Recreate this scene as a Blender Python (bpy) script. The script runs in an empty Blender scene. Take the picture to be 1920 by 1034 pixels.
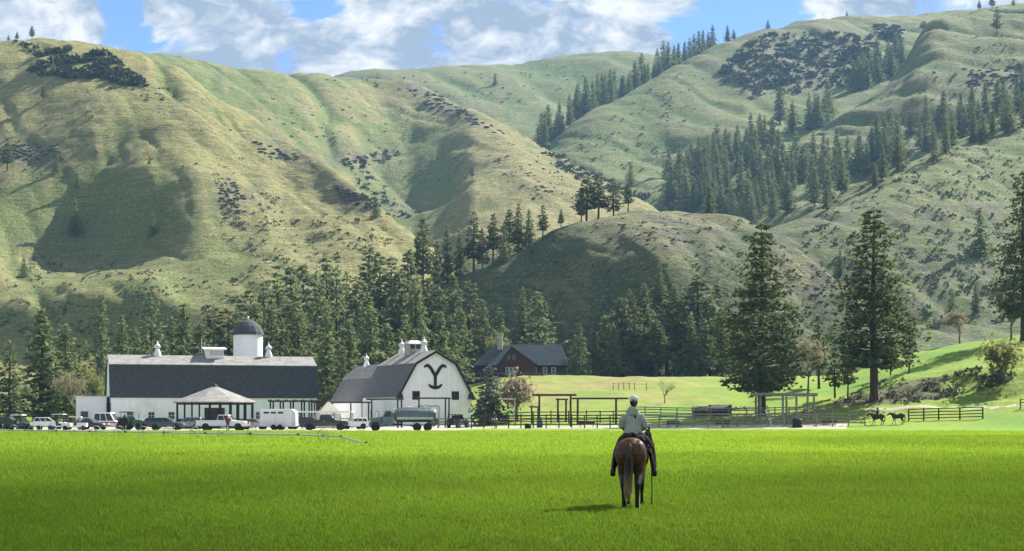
import bpy, bmesh, math, random
import numpy as np
from mathutils import Vector, Matrix, Euler
random.seed(7)
scene = bpy.context.scene
COL = scene.collection
R = math.radians

# ------------------------------------------------------------------ camera
FPX, CX, HZ, EYE = 3000.0, 960.0, 778.0, 2.03          # focal length and horizon, in photo pixels (1920 wide)
cam_d = bpy.data.cameras.new('camera')
cam = bpy.data.objects.new('camera', cam_d); COL.objects.link(cam)
cam.location = (0, 0, EYE); cam.rotation_euler = (R(90), 0, 0)
cam_d.sensor_fit = 'HORIZONTAL'; cam_d.sensor_width = 36.0
cam_d.lens = 36.0 * FPX / 1920.0
cam_d.shift_y = (HZ - 517.0) / 1920.0
cam_d.clip_start = 0.5; cam_d.clip_end = 12000
scene.camera = cam

# ------------------------------------------------------------------ light
SUN_EL, SUN_AZ = R(40), R(46)                            # high right, beyond the hills: back light
SUN = Vector((math.sin(SUN_AZ) * math.cos(SUN_EL), math.cos(SUN_AZ) * math.cos(SUN_EL), math.sin(SUN_EL)))
sl = bpy.data.lights.new('sun', 'SUN'); sl.energy = 5.0; sl.angle = R(0.53); sl.color = (1.0, 0.95, 0.86)
so = bpy.data.objects.new('sun', sl); COL.objects.link(so)
so.rotation_euler = SUN.to_track_quat('Z', 'Y').to_euler(); so.location = (0, 0, 60)

world = bpy.data.worlds.new('World'); scene.world = world; world.use_nodes = True
def build_world():
    nt = world.node_tree; N = nt.nodes; L = nt.links
    for n in list(N): N.remove(n)
    out = N.new('ShaderNodeOutputWorld'); bg = N.new('ShaderNodeBackground')
    L.new(bg.outputs[0], out.inputs[0]); bg.inputs[1].default_value = 0.13
    sky = N.new('ShaderNodeTexSky'); sky.sky_type = 'NISHITA'; sky.sun_disc = False
    sky.sun_elevation = SUN_EL; sky.sun_rotation = SUN_AZ; sky.altitude = 2500; sky.air_density = 1.0; sky.dust_density = 0.1; sky.ozone_density = 3.0
    tc = N.new('ShaderNodeTexCoord'); sep = N.new('ShaderNodeSeparateXYZ'); L.new(tc.outputs['Generated'], sep.inputs[0])
    def m(op, a, b=None, c=None, clamp=False):
        n = N.new('ShaderNodeMath'); n.operation = op; n.use_clamp = clamp
        for i, v in enumerate((a, b, c)):
            if v is None: continue
            if isinstance(v, (int, float)): n.inputs[i].default_value = v
            else: L.new(v, n.inputs[i])
        return n.outputs[0]
    X, Y, Z = sep.outputs[0], sep.outputs[1], sep.outputs[2]
    ya = m('MAXIMUM', m('ABSOLUTE', Y), 0.05)
    u = m('DIVIDE', X, ya); v = m('DIVIDE', Z, ya)
    comb = N.new('ShaderNodeCombineXYZ'); L.new(u, comb.inputs[0]); L.new(m('MULTIPLY', v, 1.7), comb.inputs[1]); L.new(m('SIGN', Y), comb.inputs[2])
    def noise(scale, detail, rough, dist=0.0, off=(0, 0, 0)):
        mp = N.new('ShaderNodeMapping'); mp.inputs['Location'].default_value = off
        L.new(comb.outputs[0], mp.inputs['Vector'])
        n = N.new('ShaderNodeTexNoise'); n.inputs['Scale'].default_value = scale; n.inputs['Detail'].default_value = detail
        n.inputs['Roughness'].default_value = rough; n.inputs['Distortion'].default_value = dist
        L.new(mp.outputs[0], n.inputs['Vector']); return n.outputs['Fac']
    n1 = noise(19.0, 11, 0.60, 0.7)
    field = n1
    # the cloud banks of this sky, as directions (photo pixel, half widths, weight)
    lobes = [(80, 20, 110, 70, .10), (225, 25, 45, 55, -.26), (470, 70, 170, 60, .12), (600, 15, 55, 22, -.34), (262, 80, 40, 22, -.16), (560, 120, 90, 20, -.10), (780, 50, 170, 60, .11), (1000, 50, 120, 60, .11), (1190, 50, 70, 45, .14),
             (1400, 45, 150, 45, -.26), (1640, 15, 100, 26, .14), (1850, 8, 90, 30, .06), (1800, 30, 70, 25, -.12)]
    for (px, py, rx, ry, w) in lobes:
        a = m('DIVIDE', m('SUBTRACT', u, (px - CX) / FPX), rx * 1.1 / FPX); b = m('DIVIDE', m('SUBTRACT', v, (HZ - py) / FPX), ry * 1.2 / FPX)
        g = m('EXPONENT', m('MULTIPLY', m('ADD', m('MULTIPLY', a, a), m('MULTIPLY', b, b)), -1.0))
        field = m('ADD', field, m('MULTIPLY', m('MULTIPLY', g, w), m('GREATER_THAN', Y, 0)))
    mask = N.new('ShaderNodeMapRange'); mask.interpolation_type = 'SMOOTHSTEP'
    mask.inputs['From Min'].default_value = 0.355; mask.inputs['From Max'].default_value = 0.485; L.new(field, mask.inputs[0])
    # lit tops and grey undersides of the clouds: their own density seen a little higher up
    n2 = noise(19.0, 9, 0.60, 0.7, (0.006, 0.016, 0)); n3 = noise(42, 7, 0.62, 0.6, (3, 1, 0))
    sh = N.new('ShaderNodeMapRange'); sh.inputs['From Min'].default_value = 0.44; sh.inputs['From Max'].default_value = 0.61
    L.new(m('ADD', m('MULTIPLY', n2, .6), m('MULTIPLY', n3, .4)), sh.inputs[0])
    cr = N.new('ShaderNodeMix'); cr.data_type = 'RGBA'
    cr.inputs['A'].default_value = (1.05, 1.3, 1.6, 1); cr.inputs['B'].default_value = (2.85, 2.85, 2.8, 1); L.new(sh.outputs[0], cr.inputs['Factor'])
    sk = N.new('ShaderNodeMix'); sk.data_type = 'RGBA'; sk.blend_type = 'MULTIPLY'; sk.inputs['Factor'].default_value = 1.0
    sk.inputs['B'].default_value = (0.40, 0.44, 0.53, 1); L.new(sky.outputs[0], sk.inputs['A'])
    mx = N.new('ShaderNodeMix'); mx.data_type = 'RGBA'
    L.new(m('MULTIPLY', mask.outputs[0], 0.93), mx.inputs['Factor']); L.new(sk.outputs['Result'], mx.inputs['A']); L.new(cr.outputs['Result'], mx.inputs['B'])
    L.new(mx.outputs['Result'], bg.inputs[0])
build_world()

vs = scene.view_settings
scene.display_settings.display_device = 'sRGB'
vs.view_transform = 'Standard'; vs.look = 'None'; vs.exposure = 1.5; vs.gamma = 1.0; vs.use_curve_mapping = False
cy = scene.cycles
cy.max_bounces = 6; cy.diffuse_bounces = 2; cy.glossy_bounces = 2; cy.transmission_bounces = 4; cy.transparent_max_bounces = 32; cy.volume_bounces = 1
cy.use_denoising = True; cy.use_adaptive_sampling = True; cy.adaptive_threshold = 0.02
cy.sample_clamp_indirect = 4.0

# ------------------------------------------------------------------ helpers
def P(px, py, Y):
    return Vector(((px - CX) / FPX * Y, Y, EYE + (HZ - py) / FPX * Y))
def XP(px, Y): return (px - CX) / FPX * Y

def tag(o, label=None, cat=None, group=None, kind=None):
    if label: o['label'] = label
    if cat: o['category'] = cat
    if group: o['group'] = group
    if kind: o['kind'] = kind
    return o
def thing(name, label, cat, loc=(0, 0, 0), rz=0.0, group=None, scale=1.0):
    o = bpy.data.objects.new(name, None); COL.objects.link(o)
    o.location = loc; o.rotation_euler = (0, 0, rz); o.scale = (scale,) * 3; o.empty_display_size = 0.3
    return tag(o, label, cat, group)
def link(name, me, mat=None, parent=None):
    o = bpy.data.objects.new(name, me); COL.objects.link(o)
    if mat is not None and len(me.materials) == 0: me.materials.append(mat)
    if parent is not None: o.parent = parent
    return o
def copy_tree(o, parent=None):
    c = o.copy(); COL.objects.link(c); c.parent = parent
    for ch in list(o.children): copy_tree(ch, c)
    return c

class MB:
    def __init__(self): self.v = []; self.f = []
    def add(self, vs_, fs):
        n = len(self.v); self.v.extend([tuple(p) for p in vs_]); self.f.extend([tuple(i + n for i in f) for f in fs]); return self
    def box(self, c, s, rz=0.0, rx=0.0, ry=0.0):
        x, y, z = s[0] / 2, s[1] / 2, s[2] / 2
        M = Euler((rx, ry, rz)).to_matrix(); c = Vector(c)
        vs_ = [c + M @ Vector((a * x, b * y, d * z)) for a in (-1, 1) for b in (-1, 1) for d in (-1, 1)]
        return self.add(vs_, [(0, 1, 3, 2), (4, 6, 7, 5), (0, 4, 5, 1), (2, 3, 7, 6), (0, 2, 6, 4), (1, 5, 7, 3)])
    def bar(self, a, b, w, h=None):
        a = Vector(a); b = Vector(b); d = b - a; h = h or w
        q = d.to_track_quat('X', 'Z').to_matrix(); L_ = d.length / 2; c = (a + b) / 2
        vs_ = [c + q @ Vector((i * L_, j * w / 2, k * h / 2)) for i in (-1, 1) for j in (-1, 1) for k in (-1, 1)]
        return self.add(vs_, [(0, 1, 3, 2), (4, 6, 7, 5), (0, 4, 5, 1), (2, 3, 7, 6), (0, 2, 6, 4), (1, 5, 7, 3)])
    def tube(self, pts, rad, n=8, cap=True):
        """rad: float, list of floats, or list of (r_side, r_up)"""
        pts = [Vector(p) for p in pts]
        if not isinstance(rad, (list, tuple)): rad = [rad] * len(pts)
        rings = []
        for i, p in enumerate(pts):
            d = (pts[min(i + 1, len(pts) - 1)] - pts[max(i - 1, 0)]).normalized()
            ref = Vector((1, 0, 0)) if abs(d.x) < 0.85 else Vector((0, 1, 0))
            s = (ref - d * ref.dot(d)).normalized(); t = d.cross(s)
            r = rad[i]; ra, rb = (r if isinstance(r, (tuple, list)) else (r, r))
            rings.append([p + s * (math.cos(2 * math.pi * k / n) * ra) + t * (math.sin(2 * math.pi * k / n) * rb) for k in range(n)])
        vs_ = [q for ring in rings for q in ring]; fs = []
        for i in range(len(pts) - 1):
            for k in range(n):
                a = i * n + k; b = i * n + (k + 1) % n
                fs.append((a, b, b + n, a + n))
        if cap:
            fs.append(tuple(range(n))[::-1]); fs.append(tuple((len(pts) - 1) * n + k for k in range(n)))
        return self.add(vs_, fs)
    def lathe(self, prof, n=16, c=(0, 0, 0), axis='Z'):
        vs_ = []; fs = []
        for (r, z) in prof:
            for k in range(n):
                a = 2 * math.pi * k / n
                p = (r * math.cos(a), r * math.sin(a), z)
                if axis == 'Y': p = (p[0], p[2], p[1])
                if axis == 'X': p = (p[2], p[0], p[1])
                vs_.append((p[0] + c[0], p[1] + c[1], p[2] + c[2]))
        for i in range(len(prof) - 1):
            for k in range(n):
                a = i * n + k; b = i * n + (k + 1) % n
                fs.append((a, b, b + n, a + n))
        fs.append(tuple(range(n))[::-1]); fs.append(tuple((len(prof) - 1) * n + k for k in range(n)))
        return self.add(vs_, fs)
    def prism(self, poly, a, b, axis='Y'):
        """poly of 2-D points; axis Y: (x,z) extruded from y=a to b; X: (y,z) from x=a to b; Z: (x,y)"""
        n = len(poly)
        def q(p, t): return (p[0], t, p[1]) if axis == 'Y' else ((t, p[0], p[1]) if axis == 'X' else (p[0], p[1], t))
        vs_ = [q(p, a) for p in poly] + [q(p, b) for p in poly]
        fs = [tuple(range(n))[::-1], tuple(range(n, 2 * n))] + [(i, (i + 1) % n, n + (i + 1) % n, n + i) for i in range(n)]
        return self.add(vs_, fs)
    def ell(self, c, r, n=12, m=8):
        prof = [(max(1e-3, math.sin(math.pi * i / m)), -math.cos(math.pi * i / m)) for i in range(m + 1)]
        k = len(self.v); self.lathe(prof, n)
        for i in range(k, len(self.v)):
            x, y, z = self.v[i]; self.v[i] = (c[0] + x * r[0], c[1] + y * r[1], c[2] + z * r[2])
        return self
    def mesh(self, name, smooth=False, bevel=0.0, fixn=True):
        me = bpy.data.meshes.new(name); me.from_pydata(self.v, [], self.f)
        if fixn or bevel:
            bm = bmesh.new(); bm.from_mesh(me)
            if bevel: bmesh.ops.bevel(bm, geom=list(bm.edges), offset=bevel, segments=2, affect='EDGES', profile=0.5)
            bmesh.ops.recalc_face_normals(bm, faces=list(bm.faces)); bm.to_mesh(me); bm.free()
        if smooth:
            me.polygons.foreach_set('use_smooth', [True] * len(me.polygons))
            try: me.set_sharp_from_angle(angle=R(40))
            except Exception: pass
        me.update(); return me
    def build(self, name, mat, parent=None, smooth=False, bevel=0.0):
        return link(name, self.mesh(name, smooth, bevel), mat, parent)

def flesh(mb, name, mat, parent, voxel=0.02, smooth=6):
    """fuse overlapping closed shells into one continuous skin"""
    o = link('tmp', mb.mesh('tmp'))
    r = o.modifiers.new('r', 'REMESH'); r.mode = 'VOXEL'; r.voxel_size = voxel
    s = o.modifiers.new('s', 'SMOOTH'); s.factor = 0.5; s.iterations = smooth
    me = bpy.data.meshes.new_from_object(o.evaluated_get(bpy.context.evaluated_depsgraph_get()))
    tm = o.data; bpy.data.objects.remove(o); bpy.data.meshes.remove(tm)
    me.name = name; me.polygons.foreach_set('use_smooth', [True] * len(me.polygons)); me.materials.clear()
    return link(name, me, mat, parent)

# numpy noise
def _h(ix, iy, seed):
    h = (ix.astype(np.int64) * 374761393 + iy.astype(np.int64) * 668265263 + seed * 982451653) & 0xFFFFFFFF
    h = ((h ^ (h >> 13)) * 1274126177) & 0xFFFFFFFF
    return ((h ^ (h >> 16)) & 0xFFFF) / 65535.0
def vnoise(x, y, seed=0):
    xi = np.floor(x); yi = np.floor(y); fx = x - xi; fy = y - yi
    fx = fx * fx * fx * (fx * (fx * 6 - 15) + 10); fy = fy * fy * fy * (fy * (fy * 6 - 15) + 10)
    a = _h(xi, yi, seed); b = _h(xi + 1, yi, seed); c = _h(xi, yi + 1, seed); d = _h(xi + 1, yi + 1, seed)
    return (a * (1 - fx) + b * fx) * (1 - fy) + (c * (1 - fx) + d * fx) * fy
def fbm(x, y, oct_=4, seed=0, gain=0.5):
    s = 0; a = 1.0; t = 0
    for i in range(oct_):
        s = s + a * (vnoise(x, y, seed + i * 17) * 2 - 1); t += a; a *= gain; x = x * 2.03 + 11.3; y = y * 2.03 + 5.7
    return s / t

# ------------------------------------------------------------------ materials
class NT:
    def __init__(self, name):
        self.m = bpy.data.materials.new(name); self.m.use_nodes = True
        self.N = self.m.node_tree.nodes; self.L = self.m.node_tree.links
        self.b = self.N['Principled BSDF']; self.out = self.N['Material Output']
    def n(self, t, **k):
        o = self.N.new(t)
        for a, v in k.items(): setattr(o, a, v)
        return o
    def put(self, inp, v):
        if hasattr(v, 'is_linked') or hasattr(v, 'links'): self.L.new(v, inp)
        else: inp.default_value = v
    def coord(self, kind='Object'):
        if kind == 'Position': return self.n('ShaderNodeNewGeometry').outputs['Position']
        return self.n('ShaderNodeTexCoord').outputs[kind]
    def noise(self, vec, scale, detail=4, rough=0.55, stretch=None, dist=0.0, loc=(0, 0, 0)):
        mp = self.n('ShaderNodeMapping'); mp.inputs['Scale'].default_value = stretch or (1, 1, 1); mp.inputs['Location'].default_value = loc
        self.L.new(vec, mp.inputs['Vector'])
        t = self.n('ShaderNodeTexNoise'); t.inputs['Scale'].default_value = scale; t.inputs['Detail'].default_value = detail
        t.inputs['Roughness'].default_value = rough; t.inputs['Distortion'].default_value = dist
        self.L.new(mp.outputs[0], t.inputs['Vector']); return t.outputs['Fac']
    def ramp(self, fac, a, b):
        r = self.n('ShaderNodeMapRange'); r.interpolation_type = 'SMOOTHSTEP'
        r.inputs['From Min'].default_value = a; r.inputs['From Max'].default_value = b; self.L.new(fac, r.inputs[0]); return r.outputs[0]
    def mix(self, fac, a, b, blend='MIX'):
        x = self.n('ShaderNodeMix'); x.data_type = 'RGBA'; x.blend_type = blend
        self.put(x.inputs['Factor'], fac)
        for k, v in (('A', a), ('B', b)):
            self.put(x.inputs[k], (*v, 1) if isinstance(v, tuple) and len(v) == 3 else v)
        return x.outputs['Result']
    def math(self, op, a, b=0.0, clamp=False):
        x = self.n('ShaderNodeMath'); x.operation = op; x.use_clamp = clamp
        self.put(x.inputs[0], a); self.put(x.inputs[1], b); return x.outputs[0]
    def attr(self, name):
        a = self.n('ShaderNodeAttribute'); a.attribute_name = name; return a
    def bump(self, h, strength=0.3, dist=0.1):
        b = self.n('ShaderNodeBump'); b.inputs['Strength'].default_value = strength; b.inputs['Distance'].default_value = dist
        self.L.new(h, b.inputs['Height']); self.L.new(b.outputs[0], self.b.inputs['Normal'])

def pm(name, col, rough=0.7, var=0.18, scale=3.0, bump=0.15, bdist=0.02, metal=0.0, spec=0.3, coord='Object', stretch=None, coat=0.0, dirt=None):
    t = NT(name); v = t.coord(coord)
    f = t.noise(v, scale, 5, 0.6, stretch)
    lo = tuple(c * (1 - var) for c in col); hi = tuple(min(1, c * (1 + var)) for c in col)
    c = t.mix(t.ramp(f, 0.3, 0.7), lo, hi)
    if dirt:
        d = t.ramp(t.noise(v, scale * 0.35, 6, 0.7, loc=(7, 3, 1)), 0.52, 0.72); c = t.mix(t.math('MULTIPLY', d, dirt[1]), c, dirt[0])
    t.L.new(c, t.b.inputs['Base Color']); t.b.inputs['Roughness'].default_value = rough
    t.b.inputs['Metallic'].default_value = metal; t.b.inputs['Specular IOR Level'].default_value = spec
    t.b.inputs['Coat Weight'].default_value = coat
    if bump: t.bump(t.noise(v, scale * 4, 4, 0.6, stretch), bump, bdist)
    return t.m
M = {}
M['white_paint'] = pm('white_paint', (.84, .84, .87), .6, .04, .8, .1, .01, dirt=((.55, .52, .46), .35))
M['barn_boards'] = pm('barn_boards', (.84, .84, .87), .6, .055, .5, .25, .012, stretch=(7, 7, .12), dirt=((.56, .53, .47), .45))
M['white_trim'] = pm('white_trim', (.78, .78, .77), .6, .05, 2)
M['shingle'] = pm('shingle', (.055, .058, .066), .9, .35, 2.2, .5, .03, stretch=(1, 1, 3))
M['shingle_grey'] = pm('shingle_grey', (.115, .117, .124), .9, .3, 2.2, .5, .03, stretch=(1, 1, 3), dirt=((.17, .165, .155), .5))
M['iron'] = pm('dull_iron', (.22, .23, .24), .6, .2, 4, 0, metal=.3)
M['shingle_top_lit'] = pm('shingle_top_lit', (.22, .214, .203), .85, .25, 1.2, .5, .03, dirt=((.15, .13, .11), .5))  # sunlight on the upper barn slopes put into a paler colour; gazebo shares it
M['lodge_roof'] = pm('lodge_roof', (.05, .065, .08), .7, .25, 1.2, .3)
M['log_red'] = pm('log_red', (.058, .015, .014), .65, .35, 1.5, .5, .03, stretch=(1, 1, 6))
M['black_paint'] = pm('black_paint', (.012, .012, .014), .55, .2, 3)
M['dark_wood'] = pm('dark_wood', (.045, .035, .030), .8, .35, 4, .4)
M['grey_wood'] = pm('grey_wood', (.21, .19, .165), .85, .35, 3, .4, stretch=(1, 1, 1))
M['pale_wood'] = pm('pale_wood', (.36, .33, .28), .85, .25, 3, .4)
M['bark'] = pm('bark', (.075, .052, .038), .95, .45, 5, .8, .05, stretch=(2, 2, .5))
M['bark_grey'] = pm('bark_grey', (.13, .11, .09), .95, .3, 6, .6, .04)
M['tyre'] = pm('tyre', (.018, .018, .018), .85, .2, 6)
M['rim'] = pm('rim', (.45, .46, .47), .35, .1, 6, 0, metal=.8)
M['glass'] = pm('glass', (.02, .026, .03), .06, .1, 1, 0, spec=.6)
M['chrome'] = pm('chrome', (.6, .61, .62), .2, .05, 5, 0, metal=.9)
M['metal'] = pm('galvanised_metal', (.50, .51, .52), .45, .12, 3, .1, metal=.6)
M['white_metal'] = pm('white_metal', (.72, .73, .74), .4, .05, 2, 0, spec=.4, dirt=((.5, .46, .4), .3))
M['grey_paint'] = pm('grey_paint', (.10, .125, .145), .42, .12, 1.4, .05, spec=.5, dirt=((.14, .12, .1), .5))
M['slate_paint'] = pm('slate_paint', (.11, .165, .19), .4, .1, 1.4, .05, spec=.5, dirt=((.2, .17, .13), .4))
M['black_car'] = pm('black_car_paint', (.014, .016, .02), .3, .2, 1, 0, spec=.5, coat=.4)
M['teal_car'] = pm('teal_car_paint', (.03, .06, .065), .3, .2, 1, 0, spec=.5, coat=.4)
M['silver_car'] = pm('silver_car_paint', (.25, .26, .28), .35, .1, 1, 0, metal=.4, coat=.3)
M['green_paint'] = pm('green_paint', (.02, .10, .035), .4, .2, 2, 0, spec=.5, coat=.3)
M['olive_paint'] = pm('olive_paint', (.02, .055, .035), .5, .2, 2, 0)
M['red_plastic'] = pm('red_lamp', (.35, .02, .015), .3, .1, 3, 0)
M['amber'] = pm('head_lamp', (.7, .68, .6), .2, .1, 3, 0)
M['cream_canvas'] = pm('cream_canvas', (.62, .56, .46), .9, .12, 2, .3)
M['blue_plastic'] = pm('blue_plastic', (.04, .07, .13), .5, .2, 2, 0)
M['black_plastic'] = pm('black_plastic', (.012, .012, .013), .6, .2, 2, 0)
M['stone'] = pm('stone', (.42, .39, .33), .9, .3, 4, .6, .04)
M['concrete'] = pm('concrete', (.36, .34, .31), .9, .15, 1, .2)
M['seat'] = pm('seat_vinyl', (.03, .028, .026), .6, .2, 3, 0)
# ------------------------------------------------------------------ terrain
def poly(tab):
    xs = [a for a, _ in tab]; ys = [b for _, b in tab]
    return lambda px: np.interp(px, xs, ys)
def smooth1(a, k):
    ker = np.ones(k) / k
    return np.convolve(np.pad(a, (k // 2, k - 1 - k // 2), mode='edge'), ker, mode='valid')
def pchip_cols(Yk, Zk, Yq):
    """Yk, Zk: K x C knots, Yq: N x C -> N x C, monotone cubic per column"""
    K, C = Yk.shape
    h = np.diff(Yk, axis=0); d = np.diff(Zk, axis=0) / h
    mS = np.zeros_like(Zk); mS[0] = d[0]; mS[-1] = d[-1]
    for i in range(1, K - 1):
        same = d[i - 1] * d[i] > 0
        w1 = 2 * h[i] + h[i - 1]; w2 = h[i] + 2 * h[i - 1]
        with np.errstate(divide='ignore', invalid='ignore'):
            hm = (w1 + w2) / (w1 / d[i - 1] + w2 / d[i])
        mS[i] = np.where(same, hm, 0)
    out = np.zeros_like(Yq); ci = np.arange(C)
    for i in range(K - 1):
        t = (Yq - Yk[i]) / h[i]
        sel = (t >= 0) & (t <= 1)
        tt = np.clip(t, 0, 1)
        val = (2 * tt**3 - 3 * tt**2 + 1) * Zk[i] + (tt**3 - 2 * tt**2 + tt) * h[i] * mS[i] + (-2 * tt**3 + 3 * tt**2) * Zk[i + 1] + (tt**3 - tt**2) * h[i] * mS[i + 1]
        out = np.where(sel, val, out)
    return out

LAY = {}
class Layer: pass
def make_sheet(name, pxs, Yk, Zk, rows, mat, disp=None, attrs=None):
    """a fan of columns (bearings from the yard) x rows in distance: a height field"""
    K, C = Yk.shape; N = sum(rows) + 1
    Yq = np.zeros((N, C)); r = 0
    for k in range(K - 1):
        for j in range(rows[k]):
            Yq[r] = Yk[k] + (Yk[k + 1] - Yk[k]) * j / rows[k]; r += 1
    Yq[r] = Yk[-1]
    Z = pchip_cols(Yk, Zk, Yq)
    X = (pxs[None, :] - CX) / FPX * Yq
    if disp is not None: Z = Z + disp(X, Yq, Z)
    me = bpy.data.meshes.new(name)
    co = np.stack([X, Yq, Z], -1).reshape(-1, 3).astype(np.float32)
    idx = np.arange(N * C).reshape(N, C)
    q = np.stack([idx[:-1, :-1], idx[:-1, 1:], idx[1:, 1:], idx[1:, :-1]], -1).reshape(-1, 4)
    me.vertices.add(len(co)); me.vertices.foreach_set('co', co.ravel())
    me.loops.add(q.size); me.loops.foreach_set('vertex_index', q.ravel().astype(np.int32))
    me.polygons.add(len(q)); me.polygons.foreach_set('loop_start', np.arange(0, q.size, 4, dtype=np.int32))
    me.polygons.foreach_set('loop_total', np.full(len(q), 4, np.int32)); me.polygons.foreach_set('use_smooth', np.ones(len(q), bool))
    me.update(calc_edges=True); me.validate()
    ly = Layer(); ly.pxs = pxs; ly.Y = Yq; ly.Z = Z; ly.X = X
    ly.py = HZ - (Z - EYE) / Yq * FPX
    if attrs:
        for an, fn in attrs.items():
            val = fn(X, Yq, Z, np.broadcast_to(pxs[None, :], X.shape), ly.py)
            if an == 'green':  # grass stays greener in the hollows
                bl = np.stack([smooth1(r_, 15) for r_ in Z]) - Z; val = val + np.clip(bl * .45, -.35, .55)
            val = val.astype(np.float32).ravel()
            at = me.attributes.new(an, 'FLOAT', 'POINT'); at.data.foreach_set('value', val)
    o = link(name, me, mat); o['kind'] = 'structure'
    LAY[name] = ly; return o
def hit(lname, px, py):
    """where the line of sight through a photo pixel meets a terrain layer"""
    ly = LAY[lname]; c = (px - ly.pxs[0]) / (ly.pxs[1] - ly.pxs[0])
    if c < 0 or c > len(ly.pxs) - 1: return None
    i = int(min(len(ly.pxs) - 2, c)); t = c - i
    pc = ly.py[:, i] * (1 - t) + ly.py[:, i + 1] * t
    s = np.nonzero(pc <= py)[0]
    if len(s) == 0 or s[0] == 0: return None
    r = s[0]; u = (pc[r - 1] - py) / max(1e-6, pc[r - 1] - pc[r])
    Yv = ly.Y[:, i] * (1 - t) + ly.Y[:, i + 1] * t; Zv = ly.Z[:, i] * (1 - t) + ly.Z[:, i + 1] * t
    Y = Yv[r - 1] + (Yv[r] - Yv[r - 1]) * u; Z = Zv[r - 1] + (Zv[r] - Zv[r - 1]) * u
    return Vector(((px - CX) / FPX * Y, Y, Z))
def at_depth(lname, px, Y):
    ly = LAY[lname]; i = int(np.clip(round((px - ly.pxs[0]) / (ly.pxs[1] - ly.pxs[0])), 0, len(ly.pxs) - 1))
    return Vector(((px - CX) / FPX * Y, Y, float(np.interp(Y, ly.Y[:, i], ly.Z[:, i]))))
def hit_any(px, py, names=None):
    best = None
    for n in (names or LAY.keys()):
        h = hit(n, px, py)
        if h is not None and (best is None or h.y < best[1].y): best = (n, h)
    return best

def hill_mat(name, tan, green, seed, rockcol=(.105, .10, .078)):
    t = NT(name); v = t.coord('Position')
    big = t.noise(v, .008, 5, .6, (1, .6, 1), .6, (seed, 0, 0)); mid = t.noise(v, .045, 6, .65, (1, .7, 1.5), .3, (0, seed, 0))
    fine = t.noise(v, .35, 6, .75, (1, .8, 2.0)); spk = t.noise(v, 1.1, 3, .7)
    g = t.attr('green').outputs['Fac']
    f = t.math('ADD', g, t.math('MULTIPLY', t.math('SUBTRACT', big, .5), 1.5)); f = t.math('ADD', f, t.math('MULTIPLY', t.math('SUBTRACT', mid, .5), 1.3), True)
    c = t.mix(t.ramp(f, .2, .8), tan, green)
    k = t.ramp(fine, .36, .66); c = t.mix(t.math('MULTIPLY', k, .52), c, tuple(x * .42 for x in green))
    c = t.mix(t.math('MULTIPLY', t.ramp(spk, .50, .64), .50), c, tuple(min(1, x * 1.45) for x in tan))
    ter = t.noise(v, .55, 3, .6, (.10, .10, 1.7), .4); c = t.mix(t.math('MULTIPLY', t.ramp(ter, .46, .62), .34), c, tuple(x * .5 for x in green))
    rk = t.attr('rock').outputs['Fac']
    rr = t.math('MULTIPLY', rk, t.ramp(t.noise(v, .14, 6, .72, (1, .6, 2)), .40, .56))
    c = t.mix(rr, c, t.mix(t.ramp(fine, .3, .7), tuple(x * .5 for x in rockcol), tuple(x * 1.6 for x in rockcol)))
    t.L.new(c, t.b.inputs['Base Color']); t.b.inputs['Roughness'].default_value = .95; t.b.inputs['Specular IOR Level'].default_value = .1
    h = t.math('ADD', t.math('MULTIPLY', mid, 3.2), t.math('ADD', t.math('MULTIPLY', fine, 1.5), t.math('MULTIPLY', t.noise(v, 1.6, 3, .7), .22)))
    t.bump(h, 1.0, 1.0)
    return t.m
TAN = (.265, .245, .108); OLIVE = (.135, .175, .055)
M['hill_a'] = hill_mat('hill_grass_dry', TAN, OLIVE, 3)
M['hill_b'] = hill_mat('hill_grass_mixed', (.27, .24, .115), (.13, .185, .058), 9)
M['hill_c'] = hill_mat('hill_grass_green', (.20, .205, .095), (.11, .165, .055), 15)
M['hill_f'] = hill_mat('hill_scrub', (.21, .205, .105), (.07, .112, .052), 21)

def gauss(px, py, cx, cy, rx, ry, rot=0.0):
    a = px - cx; b = py - cy; c, s = math.cos(rot), math.sin(rot)
    return np.exp(-(((a * c + b * s) / rx) ** 2 + ((-a * s + b * c) / ry) ** 2))
def disp_fn(a_big, w_big, a_gul, w_gul, a_fine, seed):
    def f(X, Y, Z):
        d = a_big * fbm(X / w_big, Y / w_big, 3, seed)
        g = np.abs(fbm((X + .35 * Y) / w_gul, Y / (w_gul * 3.2), 3, seed + 5)); d = d - a_gul * (1 - np.clip(g * 3.2, 0, 1)) ** 1.5
        rl = np.abs(fbm((X + .5 * Y) / (w_gul * .42), Y / (w_gul * 1.5), 3, seed + 7)); d = d - a_gul * .34 * (1 - np.clip(rl * 3.5, 0, 1)) ** 1.3
        d = d + a_fine * fbm(X / 14, Y / 9, 4, seed + 9, .6)
        return d
    return f
def hill(name, x0, x1, step, lines, rows, mat, disp, attrs, crest_sm=5):
    """lines: [(depth table, photo-height table or ('z', table))], front to back; last line is the crest, a back slope is added"""
    pxs = np.arange(x0, x1 + .1, step, dtype=float); Yk = []; Zk = []
    for dt, pt in lines:
        Y = smooth1(poly(dt)(pxs), 21) if isinstance(dt, list) else np.full_like(pxs, float(dt))
        py = smooth1(poly(pt)(pxs), crest_sm) if isinstance(pt, list) else np.full_like(pxs, float(pt))
        Yk.append(Y); Zk.append(EYE + (HZ - py) / FPX * Y)
    Yk.append(Yk[-1] + 60); Zk.append(Zk[-1] + 2.0)              # rounded top
    Yk.append(Yk[-1] + 260); Zk.append(Zk[-2] - 90)
    # keep the top from rising over the crest line as seen from the yard
    Zk[-2] = np.minimum(Zk[-2], EYE + (Zk[-3] - EYE) / Yk[-3] * Yk[-2] - 2.5)
    return make_sheet(name, pxs, np.array(Yk), np.array(Zk), rows + [8, 10], mat, disp, attrs)

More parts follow.
